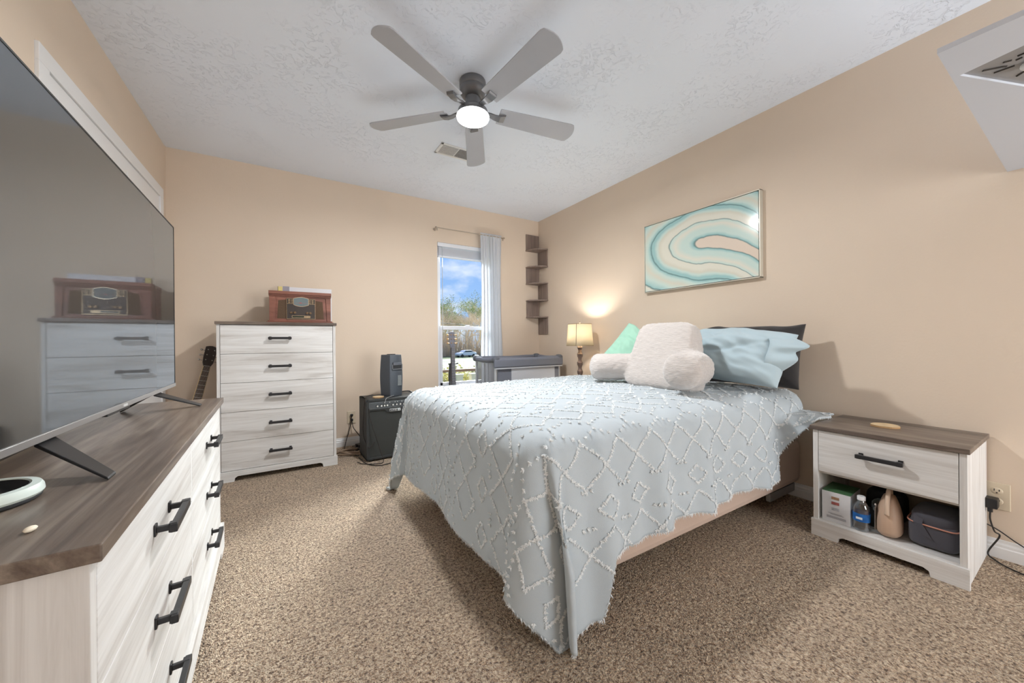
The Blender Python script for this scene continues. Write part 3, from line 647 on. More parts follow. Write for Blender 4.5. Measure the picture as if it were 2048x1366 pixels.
def wood_slice(name, loc, r, label, tilt=0):
    o = empty(name, loc, label=label, cat='coaster')
    pts = [(r*(1+0.03*sin(3*a+1)+0.02*sin(7*a))*cos(a), r*(1+0.03*sin(3*a+1)+0.02*sin(7*a))*sin(a)) for a in [2*pi*i/36 for i in range(36)]]
    MB().prism([(x*0.985, y*0.985) for x, y in pts], 0.001, 0.0085, 'z').build('cut_face', mat('pale_cut_wood', srgb(216, 190, 150), 0.5, var=0.12, vscale=30), o)
    MB().prism(pts, 0.0, 0.0075, 'z').build('bark_edge', mat('bark_edge_wood', srgb(176, 140, 98), 0.8), o)
    return o
wood_slice('wooden_coaster', (2.43, 0.551, 0.537), 0.05, 'round pale wood coaster on the near nightstand top')
wood_slice('wooden_coaster', (0.615, 3.155, 0.5), 0.045, 'round tan wood coaster on top of the amplifier')

# cords --------------------------------------------------------------
def cord(name, pts, r, m, label=None, cat='cord', n=8, under=None):
    o = MB().tube(catmull(pts, n), r, 7).build(name, m, smooth=True)
    if under:
        o.parent = under; o.matrix_parent_inverse = (Matrix.Translation(under.location)@under.rotation_euler.to_matrix().to_4x4()).inverted(); return o
    return tag(o, label, cat)
def outlet(name, loc, rz, label):
    o = empty(name, loc, rz=rz, label=label, cat='outlet')
    MB().box(-0.036, 0.036, -0.006, 0, -0.058, 0.058).build('cover_plate', beige_plastic, o, bevel=0.003)
    for z in (-0.022, 0.022):
        s = MB().ellip((0, -0.006, z), (0.017, 0.0035, 0.015), 20, 8).build('socket', beige_plastic, o, smooth=True)
        MB().box(-0.008, -0.0055, -0.0102, -0.008, z+0.0, z+0.009).box(0.0055, 0.008, -0.0102, -0.008, z+0.0, z+0.008).cyl((0, -0.0102, z-0.007), 0.0028, 0.003, 8, 'y').build('slots', black_plastic, s)
    return o
outlet('wall_outlet', (0.473, YB-0.0005, 0.262), 0, 'beige wall outlet on the back wall beside the amplifier')
outlet('wall_outlet', (XR-0.0005, 0.248, 0.268), radians(-90), 'beige wall outlet on the right wall beside the near nightstand')
def plug(loc, rz, label, s=1.0, name='power_plug'):
    o = empty(name, loc, rz=rz, label=label, cat='plug')
    MB().box(-0.014*s, 0.014*s, -0.034*s, 0.0, -0.014*s, 0.014*s).build('body', black_plastic, o, bevel=0.004)
    MB().cyl((0, -0.024*s, -0.026*s), 0.005*s, 0.014*s, 10).build('strain_relief', black_plastic, o)
    return o
pl1 = plug((0.473, YB-0.0105, 0.286), 0, 'black plug with cord in the upper socket of the back wall outlet', 0.8)
pl2 = plug((0.473, YB-0.0105, 0.242), 0, 'black plug with cord in the lower socket of the back wall outlet', 0.8)
pl3 = plug((XR-0.0105, 0.262, 0.243), radians(-90), 'square black charger adapter plugged in beside the near nightstand', 1.5, 'charger_adapter')
cord('power_cord', [(0.47, YB-0.033, 0.268), (0.45, YB-0.05, 0.16), (0.41, YB-0.10, 0.05), (0.40, YB-0.20, 0.008), (0.47, YB-0.40, 0.006)], 0.0035, rubber, under=pl1)
cord('power_cord', [(0.475, YB-0.033, 0.226), (0.485, YB-0.045, 0.17), (0.53, YB-0.06, 0.10), (0.565, YB-0.12, 0.03), (0.575, YB-0.2, 0.01)], 0.0035, rubber, under=pl2)
cord('power_cord', [(XR-0.045, 0.262, 0.205), (XR-0.045, 0.262, 0.17), (XR-0.035, 0.252, 0.12), (XR-0.025, 0.240, 0.10), (XR-0.03, 0.270, 0.02), (XR-0.06, 0.25, 0.006), (XR-0.11, 0.20, 0.005), (XR-0.15, 0.10, 0.005)], 0.003, rubber, under=pl3)
cord('black_cable', [(XR-0.02, 0.45, 0.20), (XR-0.02, 0.32, 0.155), (XR-0.012, 0.25, 0.125), (XR-0.012, 0.18, 0.078), (XR-0.02, 0.05, 0.02)], 0.0025, rubber, 'thin black cord slanting across the wall behind the near nightstand')
# cable coil
random.seed(12)
coilm = mat('tan_cable', srgb(150, 128, 108), 0.5)
pts = []
for i in range(150):
    a = i/18*2*pi; rr = 0.10+0.035*sin(i*0.137)+0.012*sin(i*0.9)
    pts.append((0.455+rr*1.15*cos(a)+0.02*sin(i*.05), 3.40+rr*0.72*sin(a), 0.008+0.00014*i+0.003*sin(i*0.7)))
o = MB().tube(pts, 0.004, 7).build('cable_coil', coilm, smooth=True); tag(o, 'coil of tan cable lying on the carpet beside the tall chest', 'cable')
cord('instrument_cable', [(0.525, 3.058, 0.43), (0.53, 3.045, 0.36), (0.56, 3.03, 0.24), (0.60, 3.02, 0.10), (0.62, 3.0, 0.012), (0.58, 2.98, 0.006), (0.48, 3.03, 0.006), (0.44, 3.10, 0.008)], 0.003, rubber, 'black cable plugged into the amplifier front and falling to the carpet')
cord('instrument_cable', [(0.47, 3.22, 0.008), (0.50, 3.02, 0.006), (0.58, 2.93, 0.006), (0.68, 2.95, 0.006), (0.76, 3.0, 0.006), (0.82, 3.035, 0.006)], 0.0035, rubber, 'black cable looping over the carpet in front of the amplifier')
cord('power_cord', [(0.60, 3.30, 0.507), (0.53, 3.20, 0.512), (0.508, 3.13, 0.500), (0.493, 3.10, 0.40), (0.492, 3.13, 0.22), (0.52, 3.06, 0.12), (0.565, 3.052, 0.16)], 0.003, rubber, under=amp)
cord('aux_cable', [(0.745, 3.145, 0.512), (0.70, 3.10, 0.507), (0.66, 3.062, 0.50), (0.645, 3.056, 0.46)], 0.0025, mat('silver_cable', srgb(176, 176, 176), 0.3, 0.4), 'short silver tipped cable from the speaker to the amplifier panel')
m = MB().box(-0.03, 0.03, -0.09, 0.09, 0, 0.03).box(-0.022, 0.022, 0.02, 0.05, 0.03, 0.052, mi=0).box(-0.022, 0.022, -0.03, 0.0, 0.03, 0.055).build('power_strip', black_plastic, loc=(0.515, 3.46, 0), rot=(0, 0, 0.3), bevel=0.004)
tag(m, 'black power strip with plugs on the carpet behind the cable coil', 'power strip')

# ================================================================== GUITARS
def guitar_neck(parent, L_, w0, w1, fb, edge, frets, z0=0.0):
    MB().add([(-w0, 0.0, z0), (w0, 0.0, z0), (w0, 0.018, z0), (-w0, 0.018, z0), (-w1, 0, z0+L_), (w1, 0, z0+L_), (w1, 0.018, z0+L_), (-w1, 0.018, z0+L_)], [(0, 1, 2, 3), (4, 7, 6, 5), (0, 4, 5, 1), (1, 5, 6, 2), (2, 6, 7, 3), (3, 7, 4, 0)]).build('neck', edge, parent, bevel=0.003)
    MB().add([(-w0+.003, -0.004, z0), (w0-.003, -0.004, z0), (w0-.003, 0.0, z0), (-w0+.003, 0, z0), (-w1+.003, -0.004, z0+L_), (w1-.003, -0.004, z0+L_), (w1-.003, 0, z0+L_), (-w1+.003, 0, z0+L_)], [(0, 1, 2, 3), (4, 7, 6, 5), (0, 4, 5, 1), (1, 5, 6, 2), (2, 6, 7, 3), (3, 7, 4, 0)]).build('fretboard', fb, parent)
    m = MB()
    for i in range(frets):
        z = z0+L_*(1-2**(-i/12.0))/(1-2**(-frets/12.0)); z = z0+L_-(z-z0); wv = w1+(w0-w1)*(1-(z-z0)/L_)
        m.box(-wv+.003, wv-.003, -0.0052, -0.003, z-0.0009, z+0.0009)
    m.build('frets', mat('nickel_frets', srgb(196, 190, 180), 0.3, 0.8), parent)
    m = MB()
    for k in range(6): x = -w1*0.75+k*w1*0.3; x0 = x/w1*w0*0.95; m.tube([(x0, -0.0085, z0-0.1), (x, -0.0065, z0+L_)], 0.0005, 4)
    m.build('strings', mat('steel_string', srgb(200, 198, 190), 0.3, 0.8), parent)
def headstock(parent, z, m_, pegm, w=0.036, L_=0.17, tilt=0.15):
    Mx = Matrix.Translation((0, 0, z))@Matrix.Rotation(-tilt, 4, 'X')
    MB().prism([(-0.022, 0), (0.022, 0), (w*0.9, 0.03), (w, L_*0.45), (w*1.02, L_*0.93), (w*0.5, L_*0.98), (0, L_), (-w*0.5, L_*0.98), (-w*1.02, L_*0.93), (-w, L_*0.45), (-w*0.9, 0.03)], 0, 0.015, 'y', Mx).build('headstock', m_, parent, bevel=0.002)
    for s in (-1, 1):
        for i in range(3):
            zz = 0.045+i*0.042
            g = MB(); g.tube([Mx@Vector((s*w, 0.010, zz)), Mx@Vector((s*(w+0.014), 0.010, zz))], 0.003, 8).ellip(Mx@Vector((s*(w+0.02), 0.010, zz)), (0.009, 0.004, 0.008), 12, 6).cyl(Mx@Vector((s*w*0.55, -0.012, zz)), 0.004, 0.013, 10, 'y')
            g.build('tuning_peg', pegm, parent, smooth='auto')
pegm1 = mat('chrome_peg', srgb(170, 165, 158), 0.2, 0.9); pegm2 = mat('amber_peg', srgb(206, 160, 96), 0.3, 0.4)
bodyw = wood('spruce_guitar_top', [srgb(150, 104, 60), srgb(186, 136, 84), srgb(206, 160, 104)], 'z', rough=0.3, seed=8)
rosew = mat('rosewood_fretboard', srgb(70, 48, 34), 0.5, var=0.2, vscale=40)
# acoustic guitar leaning in the left back corner
def guitar_body(parent, z0, s, top, side, th=0.1):
    pts = []
    for i in range(48):
        a = 2*pi*i/48; zc = cos(a); r = 0.19*(1+0.0*zc)
        zz = -0.24*zc; wl = 0.2 if zz < 0 else 0.145
        wd = abs(sin(a))**0.8*(0.2 if zz < 0.02 else 0.15)*(1-0.28*exp(-((zz-0.04)/0.07)**2))
        pts.append((math.copysign(wd, sin(a))*s, z0+zz*s))
    b_ = MB().prism(pts, 0.004, th, 'y').build('body', [side], parent, bevel=0.004)
    MB().prism([(x*0.985, (z-z0)*0.985+z0) for x, z in pts], 0.0, 0.006, 'y').build('soundboard', top, parent)
    MB().cyl((0, -0.002, z0+0.07*s), 0.05*s, 0.003, 32, 'y').build('sound_hole', gap_m, parent)
    MB().box(-0.07*s, 0.07*s, -0.008, 0.001, z0-0.1*s, z0-0.08*s).build('bridge', side, parent, bevel=0.002)
ac = empty('acoustic_guitar', (-0.70, 3.33, 0.0), label='acoustic guitar leaning in the corner between dresser and tall chest', cat='guitar', rot=(radians(-14), radians(14.5), radians(14)))
ivory = mat('ivory_binding', srgb(214, 186, 140), 0.4)
guitar_body(ac, 0.24, 1.0, bodyw, wood('mahogany_side', [srgb(90, 50, 34), srgb(110, 62, 42), srgb(126, 74, 50)], 'z', seed=9))
guitar_neck(ac, 0.44, 0.029, 0.023, rosew, ivory, 16, z0=0.40)
headstock(ac, 0.84, mat('dark_headstock', srgb(48, 36, 30), 0.3), pegm1)
# electric guitar on a stand in front of the window
eg = empty('electric_guitar', (1.40, 3.40, 0.0), label='dark guitar standing upright in front of the window', cat='guitar', rot=(radians(-2), radians(0), radians(12)))
ebody = mat('dark_guitar_body', srgb(60, 58, 62), 0.3)
guitar_body(eg, 0.26, 0.85, ebody, ebody, 0.045)
guitar_neck(eg, 0.48, 0.027, 0.021, mat('slate_fretboard', srgb(104, 106, 118), 0.5), ebody, 18, z0=0.42)
headstock(eg, 0.90, mat('grey_headstock', srgb(118, 120, 132), 0.4), pegm2, w=0.032, L_=0.165, tilt=0.05)
gs = empty('guitar_stand', (1.40, 3.40, 0.0), rz=radians(12), label='black guitar stand holding the guitar by the window', cat='guitar stand')
MB().tube([(0, 0.10, 0.02), (0, 0.09, 0.73)], 0.009, 10).build('mast', black_metal, gs)
MB().tube([(0, 0.09, 0.73), (0, 0.045, 0.735)], 0.006, 8).tube([(-0.045, 0.01, 0.74), (-0.045, 0.045, 0.735), (0.045, 0.045, 0.735), (0.045, 0.01, 0.74)], 0.006, 8).build('yoke', black_metal, gs)
for a in (80, 215, 325): MB().tube([(0, 0.09, 0.09), (0.15*cos(radians(a)), 0.09+0.15*sin(radians(a)), 0.008)], 0.007, 8).build('leg', black_metal, gs)

# ================================================================== PLAYARD
gfab = mat('grey_playard_fabric', srgb(118, 122, 134), 0.85, bump=0.4, bscale=500)
lfab = mat('pale_playard_fabric', srgb(196, 200, 208), 0.8, bump=0.3, bscale=500)
mesh_m = bpy.data.materials.new('grey_mesh_netting'); mesh_m.use_nodes = True; t = mesh_m.node_tree
mixm = N(t, 'ShaderNodeMixShader', inp={0: 0.45}); trb = N(t, 'ShaderNodeBsdfTransparent'); pb = t.nodes['Principled BSDF']; pb.inputs['Base Color'].default_value = srgb(150, 150, 154)
t.links.new(trb.outputs[0], mixm.inputs[1]); t.links.new(pb.outputs[0], mixm.inputs[2]); t.links.new(mixm.outputs[0], t.nodes['Material Output'].inputs[0])
py0, px0, pL, pW, pH = 3.05, 1.66, 0.84, 0.48, 0.80
pk = empty('playard', (px0, py0, 0), rz=radians(0), label='grey folding playard with a padded rail in the corner beyond the bed', cat='playard')
for x, y in ((0.03, 0.03), (pL-0.03, 0.03), (0.03, pW-0.03), (pL-0.03, pW-0.03)):
    MB().tube([(x, y, 0.02), (x, y, pH-0.03)], 0.014, 12).build('corner_post', mat('silver_tube', srgb(196, 198, 202), 0.35, 0.5), pk, smooth='auto')
    MB().box(x-0.025, x+0.025, y-0.025, y+0.025, 0, 0.04).build('foot', gfab, pk, bevel=0.006)
    MB().ellip((x, y, pH-0.02), (0.040, 0.040, 0.034), 18, 12, p=0.8).build('corner_cap', mat('dark_grey_plastic', srgb(92, 96, 104), 0.5), pk, smooth=True)
def rail(a, b):
    m = MB(); A = Vector(a); B = Vector(b); n = 24; pts = []; rr = []
    for i in range(n+1):
        q = i/n; p = A.lerp(B, q); p.z -= 0.012*sin(pi*q); pts.append(p); rr.append(0.026*(0.8+0.2*min(1, 6*min(q, 1-q))))
    m.tube(pts, rr, 12); return m.build('padded_rail', gfab, pk, smooth=True)
rail((0.05, 0.02, pH-0.02), (pL-0.05, 0.02, pH-0.02)); rail((0.05, pW-0.02, pH-0.02), (pL-0.05, pW-0.02, pH-0.02)); rail((0.02, 0.05, pH-0.02), (0.02, pW-0.05, pH-0.02)); rail((pL-0.02, 0.05, pH-0.02), (pL-0.02, pW-0.05, pH-0.02))
MB().box(0.0, pL, -0.012, 0.024, pH-0.100, pH-0.012).build('fabric_border', gfab, pk, bevel=0.017, bseg=4)
MB().box(0.01, pL-0.01, -0.006, 0.022, pH-0.112, pH-0.100).build('white_piping', lfab, pk, bevel=0.002)
MB().box(0.20, pL-0.10, 0.012, 0.019, 0.30, pH-0.114).build('pale_front_panel', lfab, pk, bevel=0.003)
for xa, xb in ((0.05, 0.20), (pL-0.10, pL-0.05)): MB().box(xa, xb, 0.017, 0.023, 0.12, pH-0.112).build('side_panel', gfab, pk)
MB().box(0.018, 0.022, 0.05, pW-0.05, 0.10, pH-0.04).box(pL-0.022, pL-0.018, 0.05, pW-0.05, 0.10, pH-0.04).box(0.05, pL-0.05, pW-0.023, pW-0.019, 0.1, pH-0.04).build('mesh_side', mesh_m, pk)
MB().box(0.03, pL-0.03, 0.03, pW-0.03, 0.08, 0.12).build('mattress_pad', gfab, pk, bevel=0.01)

# ================================================================== TABLE LAMP
lx, ly, lz = 2.40, 2.665, 0.537
tl = empty('table_lamp', (lx, ly, lz), label='lit table lamp with cream drum shade and brown carved base beyond the bed', cat='lamp')
lampm = wood('lamp_brown_wood', [srgb(84, 66, 58), srgb(108, 88, 78), srgb(128, 108, 96)], 'z', seed=6)
prof = [(0.0, 0), (0.065, 0), (0.068, 0.01), (0.05, 0.022), (0.026, 0.03)]
for i in range(4):
    z = 0.03+i*0.083
    prof += [(0.026, z+0.004), (0.029, z+0.012), (0.022, z+0.022), (0.016, z+0.042), (0.020, z+0.062), (0.027, z+0.076)]
prof += [(0.020, 0.37), (0.012, 0.38), (0.0, 0.38)]
MB().lathe(prof, 24).build('base', lampm, tl, smooth='auto')
shd, t, b = base_mat('cream_linen_shade'); b.inputs['Base Color'].default_value = srgb(232, 218, 188); b.inputs['Roughness'].default_value = 0.9
trl = N(t, 'ShaderNodeBsdfTranslucent', inp={0: srgb(238, 230, 212)}); mm = N(t, 'ShaderNodeMixShader', inp={0: 0.28}); om = [n for n in t.nodes if n.type == 'OUTPUT_MATERIAL'][0]
t.links.new(b.outputs[0], mm.inputs[1]); t.links.new(trl.outputs[0], mm.inputs[2]); t.links.new(mm.outputs[0], om.inputs[0])
MB().lathe([(0.128, 0.372), (0.112, 0.585)], 48, cap=False).build('lamp_shade', shd, tl, smooth=True, solid=0.002)
MB().lathe([(0.1295, 0.372), (0.1290, 0.378)], 48, cap=False).lathe([(0.1135, 0.580), (0.113, 0.586)], 48, cap=False).build('shade_trim', mat('tan_trim', srgb(170, 146, 112), 0.8), tl, solid=0.002)
MB().box(-0.002, 0.002, -0.004, 0, 0, 0.215, Matrix.Rotation(radians(-58), 4, 'Z')@Matrix.Translation((0, -0.1275, 0.372))@Matrix.Rotation(radians(-4.3), 4, 'X')).build('shade_seam', mat('seam_brown', srgb(128, 110, 90), 0.8), tl)
MB().tube([(0, 0, 0.38), (0, 0, 0.595)], 0.003, 8).ellip((0, 0, 0.600), (0.007, 0.007, 0.009), 12, 8).tube([(-0.11, 0, 0.578), (0.11, 0, 0.578)], 0.0015, 6).tube([(0, -0.11, 0.578), (0, 0.11, 0.578)], 0.0015, 6).build('finial_rod', lampm, tl)
MB().ellip((0, 0, 0.455), (0.028, 0.028, 0.036), 16, 12).build('bulb', mat('lit_bulb', (1, 1, 1, 1), 0.4, emit=(1, 0.86, 0.62, 1), estr=4), tl, smooth=True)
lamp('POINT', 'table_lamp_light', (lx, ly, lz+0.505), 8, (1.0, 0.94, 0.86), shadow_soft_size=0.03)

# ================================================================== BED
def fabric(name, c, **k): return mat(name, c, 0.9, bump=k.pop('bump', 0.25), bscale=k.pop('bscale', 900), sheen=0.2, spec=0.15, **k)
bed = empty('bed', (1.62, 1.66, 0), label='queen bed with pink fabric base under the pale blue comforter', cat='bed')
BX0, BX1, BY0, BY1 = 0.675, 2.60, 0.945, 2.385
MB().box(BX0-1.62, BX1-1.62, BY0-1.66, BY1-1.66, 0.105, 0.36).build('box_spring', fabric('dusty_pink_fabric', srgb(200, 178, 163)), bed, bevel=0.04, bseg=3)
MB().box(BX0-1.62, BX1-1.62, BY0-1.66, BY1-1.66, 0.362, 0.625).build('mattress', fabric('pale_blue_sheet', srgb(176, 194, 200)), bed, bevel=0.05, bseg=4)
MB().box(BX0+0.12-1.62, BX1-0.12-1.62, BY0+0.14-1.66, BY1-0.14-1.66, 0.085, 0.105).build('bed_frame', black_metal, bed)
for x in (BX0+0.35, BX1-0.2):
    for y in (BY0+0.28, BY1-0.28): MB().cyl((x-1.62, y-1.66, 0), 0.02, 0.09, 12).build('leg', black_metal, bed)
for x in (BX1-0.05,):
    MB().box(BX1-1.62-0.35, BX1-1.62-0.05, BY0-1.66+0.02, BY0-1.66+0.04, 0.06, 0.105).build('frame_bracket', mat('grey_bracket', srgb(150, 150, 150), 0.4, 0.4), bed)

# comforter: cloth coordinates (p along X, q along Y)
CX0, CY0_, CY1_ = 0.735, 1.02, 2.31
ZT = 0.645; RHO = 0.11
FOOT_L, NEAR_L, FAR_L = 0.60, 0.49, 0.52
HEAD_P = 2.54
def topz(x, y):
    u = (x-1.55)/1.1; v = (y-1.66)/0.75
    return ZT+0.045*max(0, 1-u*u*0.9)**0.6*max(0, 1-v*v)**0.6+0.010*noise.noise(Vector((x*3.1, y*3.1, 0.3)))+0.005*noise.noise(Vector((x*9, y*9, 1.3)))
def drape(p, q):
    dx = max(0.0, CX0-p)
    near = q < CY0_; dy = (CY0_-q) if near else max(0.0, q-CY1_)
    bx = max(p, CX0); by = min(max(q, CY0_), CY1_)
    s = hypot(dx, dy)
    z0 = topz(bx, by)
    if s < 1e-9: return Vector((bx, by, z0))
    sy = -1 if near else 1
    n = Vector((-dx/s, sy*dy/s, 0)); ph = math.atan2(dy, dx)          # 0 = foot side, pi/2 = long side
    wcor = sin(2*ph)**2 if dx > 0 and dy > 0 else 0.0
    arc = RHO*pi/2
    if wcor > 0 and near:
        rb = min(FOOT_L/max(1e-6, cos(ph)), (NEAR_L+0.2)/max(1e-6, sin(ph))); g_ = min(rb, 0.73+0.03*sin(ph*3))
        f_ = s/rb; s = s*(1+(g_/rb-1)*f_*f_)
    if s < arc: a = s/RHO; o, dn = RHO*sin(a), RHO*(1-cos(a))
    else:
        k = s-arc; lean = 0.10 if near else 0.12
        if near and dx == 0: ww = max(0.0, min(1.0, (p-2.2)/0.3)); lean = 0.10+0.75*ww
        if dy == 0: lean = 0.02
        o, dn = RHO+k*lean, RHO+k*math.sqrt(1-lean*lean)
    depth = min(1.0, s/0.5)
    along = p if dx == 0 else (q if dy == 0 else 0)
    rip = 0.0
    if dx == 0: rip = 0.016*sin(p*17+1.5*sin(p*5))+0.010*sin(p*41+2)+0.014*noise.noise(Vector((p*6, q*2, 5)))
    elif dy == 0: rip = 0.012*sin(q*9+1)+0.010*noise.noise(Vector((p*3, q*7, 9)))
    else: 
        rip = 0.012*sin(CX0*17)*(sin(ph)**2)
        if near: rip += 0.032*sin(ph*6.0-0.4)*sin(2*ph)-0.04*exp(-((ph-0.95)/0.16)**2)*depth+0.02*sin(2*ph)
        else: rip += 0.04*sin(ph*5.0)*sin(2*ph)
    o += rip*depth
    P = Vector((bx, by, z0))+n*o; P.z = z0-dn
    if near and dy > 0:
        # pushed sideways at the near foot corner
        P.x += 0.12*wcor*depth*depth; P.y -= 0.03*wcor*depth
        # near the head the cloth rests on the nightstand corner
        if dx == 0:
            w = max(0.0, min(1.0, (p-2.12)/0.25)); w = w*w*(3-2*w)
            lim = 0.549+0.012*(1-w); 
            if w > 0 and P.z < lim:
                ex = lim-P.z; P.z = P.z+ex*w; P.y -= ex*0.10*w
    if not near and dx > 0 and dy > 0:
        P.x -= 0.05*wcor*depth
    if P.z < 0.012: ex = 0.012-P.z; P.z = 0.012+0.004*ex; P += n*ex*0.6
    return P
def near_len(p):                  # hem lift near the head
    w = max(0.0, min(1.0, (p-2.05)/0.45))
    k = max(0.0, min(1.0, (0.925-p)/0.07)); k = k*k*(3-2*k)
    return NEAR_L-0.165*w**1.5+0.012*sin(p*13)+0.20*k
compm = mat('pale_blue_comforter', srgb(184, 194, 200), 0.92, bump=0.25, bscale=700, var=0.035, vscale=5, sheen=0.25, spec=0.12)
tuftm = mat('pale_tufting', srgb(244, 247, 248), 0.95, sheen=0.2, spec=0.1)
_t = tuftm.node_tree; _b = _t.nodes['Principled BSDF']; _tl = N(_t, 'ShaderNodeBsdfTranslucent', inp={0: srgb(244, 247, 248)}); _mx = N(_t, 'ShaderNodeMixShader', inp={0: 0.3})
_t.links.new(_b.outputs[0], _mx.inputs[1]); _t.links.new(_tl.outputs[0], _mx.inputs[2]); _t.links.new(_mx.outputs[0], _t.nodes['Material Output'].inputs[0])
NP, NQ = 200, 220
def cf(u, v):
    p = HEAD_P+(CX0-FOOT_L-HEAD_P)*u
    nl = near_len(max(p, CX0)); q = (CY0_-nl)+(CY1_+FAR_L-CY0_+nl)*v
    P = drape(p, q)
    return P
comf = MB().grid(cf, NP, NQ, flip=True)
comf_o = comf.build('comforter', [compm], smooth=True, recalc=False)
tag(comf_o, 'pale blue comforter with raised tufted diamonds draped over the bed to the floor', 'comforter')
q_ = comf_o.modifiers.new('solid', 'SOLIDIFY'); q_.thickness = 0.008; q_.offset = -1
# tufting: lines of short yarn tufts in cloth coordinates
random.seed(21)
tf = MB()
def frame_at(p, q):
    e = 0.004; P = drape(p, q); a = drape(p+e, q)-P; b = drape(p, q+e)-P
    n = a.cross(b)
    if n.length < 1e-12: return P, Vector((0, 0, 1)), Vector((1, 0, 0))
    n.normalize()
    if a.length > 1e-9: a.normalize()
    return P, n, a
def tuft(p, q, r=0.0085, h=0.0042, spikes=6):
    q += 0.006*noise.noise(Vector((p*14, q*14, 2))); p += 0.008*noise.noise(Vector((p*12, q*12, 7)))
    if p < CX0-FOOT_L+0.004 or p > HEAD_P-0.005: return
    if q < CY0_-near_len(max(p, CX0))+0.004 or q > CY1_+FAR_L-0.004: return
    P, n, a = frame_at(p, q)
    b = n.cross(a)
    for k in range(spikes):
        an = random.uniform(0, 2*pi); d = (a*cos(an)+b*sin(an))
        tip = P+n*(h*random.uniform(0.5, 1.3))+d*(r*random.uniform(0.6, 1.2))
        base = P+d*(r*0.2); sd = n.cross(d)*(r*0.44); up = n*(h*0.45)
        tf.add([base-sd, base+sd, base+up*1.2-d*r*0.3, tip], [(0, 1, 3), (1, 2, 3), (2, 0, 3)])
def line(p0, q0, p1, q1, step=0.0085, **k):
    L_ = hypot(p1-p0, q1-q0); n = max(1, int(L_/step))
    for i in range(n): 
        t_ = (i+random.uniform(0.2, 0.8))/n; tuft(p0+(p1-p0)*t_+random.gauss(0, 0.0012), q0+(q1-q0)*t_+random.gauss(0, 0.0012), **k)
PA, QA = 0.175, 0.078                                   # diamond half pitch along p, half width along q
pmin, pmax, qmin, qmax = CX0-FOOT_L, HEAD_P, CY0_-NEAR_L, CY1_+FAR_L
row = 0; q = qmin+0.02
while q < qmax:
    kind = row % 4
    n = int((pmax-pmin)/PA)+2
    for i in range(n):
        p = pmin+i*PA+(PA/2 if kind == 2 else 0)
        if kind in (0, 2):
            line(p, q, p+PA/2, q+QA); line(p+PA/2, q+QA, p+PA, q); line(p, q, p+PA/2, q-QA); line(p+PA/2, q-QA, p+PA, q)
        elif kind == 1:
            c = p+PA/2
            line(c-0.05, q, c, q+0.038); line(c, q+0.038, c+0.05, q); line(c-0.05, q, c, q-0.038); line(c, q-0.038, c+0.05, q)
            for s in (-1, 1):
                for j in range(3): tuft(p+0.01*j*2-0.02, q+s*0.06, r=0.010, h=0.007, spikes=7)
        else:
            for j in range(6):
                for s in (-1, 1): tuft(p+PA*j/6, q+s*0.014*(1+abs((j % 6)-3)), r=0.010, h=0.007, spikes=7)
    q += QA+0.062; row += 1
# ragged fringe along the hem
def hem(p, q):
    P, n, a = frame_at(min(max(p, CX0-FOOT_L+0.0045), HEAD_P), q)
    for k in range(2):
        d = Vector((random.gauss(0, .4), random.gauss(0, .4), -1)); d.normalize(); L_ = random.uniform(0.006, 0.018)
        sd = a*0.0034; tf.add([P-sd, P+sd, P+n*0.003, P+d*L_], [(0, 1, 3), (1, 2, 3), (2, 0, 3)])
p = CX0-FOOT_L
while p < HEAD_P: hem(p, CY0_-near_len(max(p, CX0))+0.002); hem(p, CY1_+FAR_L-0.002); p += 0.006
q = qmin
while q < qmax: hem(CX0-FOOT_L+0.002, q); q += 0.006
tfo = tf.build('tufted_pattern', tuftm, comf_o, recalc=False)

# ---- pillows
def pillow(name, w, h, t_, loc, rot, m_, seed=0, label='', cat='pillow', folds=0.012, flap=0.0, lean=0.0, sag=0.0):
    def side(sgn):
        def f(u, v):
            x = (u*2-1); z = (v*2-1)
            pin = 1-0.07*(1-abs(z)**2)*abs(x)**6; pin2 = 1-0.09*(1-abs(x)**2)*abs(z)**6
            X = x*w/2*pin; Z = z*h/2*pin2
            e = max(0.0, (1-abs(x)**2.6))**0.55*max(0.0, (1-abs(z)**2.6))**0.55
            T_ = sgn*t_/2*e
            nn = noise.noise(Vector((x*1.7+seed, z*2.3, seed*2+sgn)))*folds*2.2*e+noise.noise(Vector((x*4+z*5+seed, z*3-x*2, seed+3*sgn)))*folds*e
            cre = -0.9*folds*exp(-((z-0.25*x-0.15+0.3*sin(x*2+seed))/0.07)**2)*e
            Y = T_+sgn*(nn+cre)
            Z += 0.022*noise.noise(Vector((x*2.2, seed, 0)))*max(0, z)**3
            X += flap*max(0, x)**6*(0.5+0.5*z)
            return Vector((X, Y, Z))
        return f
    m = MB().grid(side(-1), 56, 40).grid(side(1), 56, 40, flip=True)
    o = m.build(name, m_, smooth=True, merge=True, loc=loc, rot=rot)
    o.modifiers.new('sub', 'SUBSURF').render_levels = 1
    return tag(o, label, cat)
bluecase = fabric('powder_blue_cotton', srgb(178, 197, 205), bump=0.1)
darkcase = fabric('charcoal_cotton', srgb(52, 50, 50), bump=0.2)
pillow('pillow', 0.56, 0.39, 0.25, (2.42, 1.155, 0.862), (radians(-18), 0, radians(-90+4)), darkcase, 3, 'charcoal pillow standing against the wall behind the blue pillow', folds=0.012)
bpl = pillow('pillow', 0.57, 0.34, 0.24, (2.215, 1.135, 0.868), (radians(-33), radians(4), radians(-90-3)), bluecase, 1.7, 'powder blue pillow leaning at the head of the bed', folds=0.016)
root = [(2.225, 0.99, 1.000), (2.16, 0.925, 0.955), (2.12, 0.915, 0.905), (2.10, 0.92, 0.86), (2.11, 0.935, 0.80)]
tip = catmull([(2.28, 0.90, 0.985), (2.23, 0.775, 0.925), (2.20, 0.822, 0.893), (2.19, 0.812, 0.850), (2.18, 0.880, 0.790)], 6); root = catmull(root, 6)
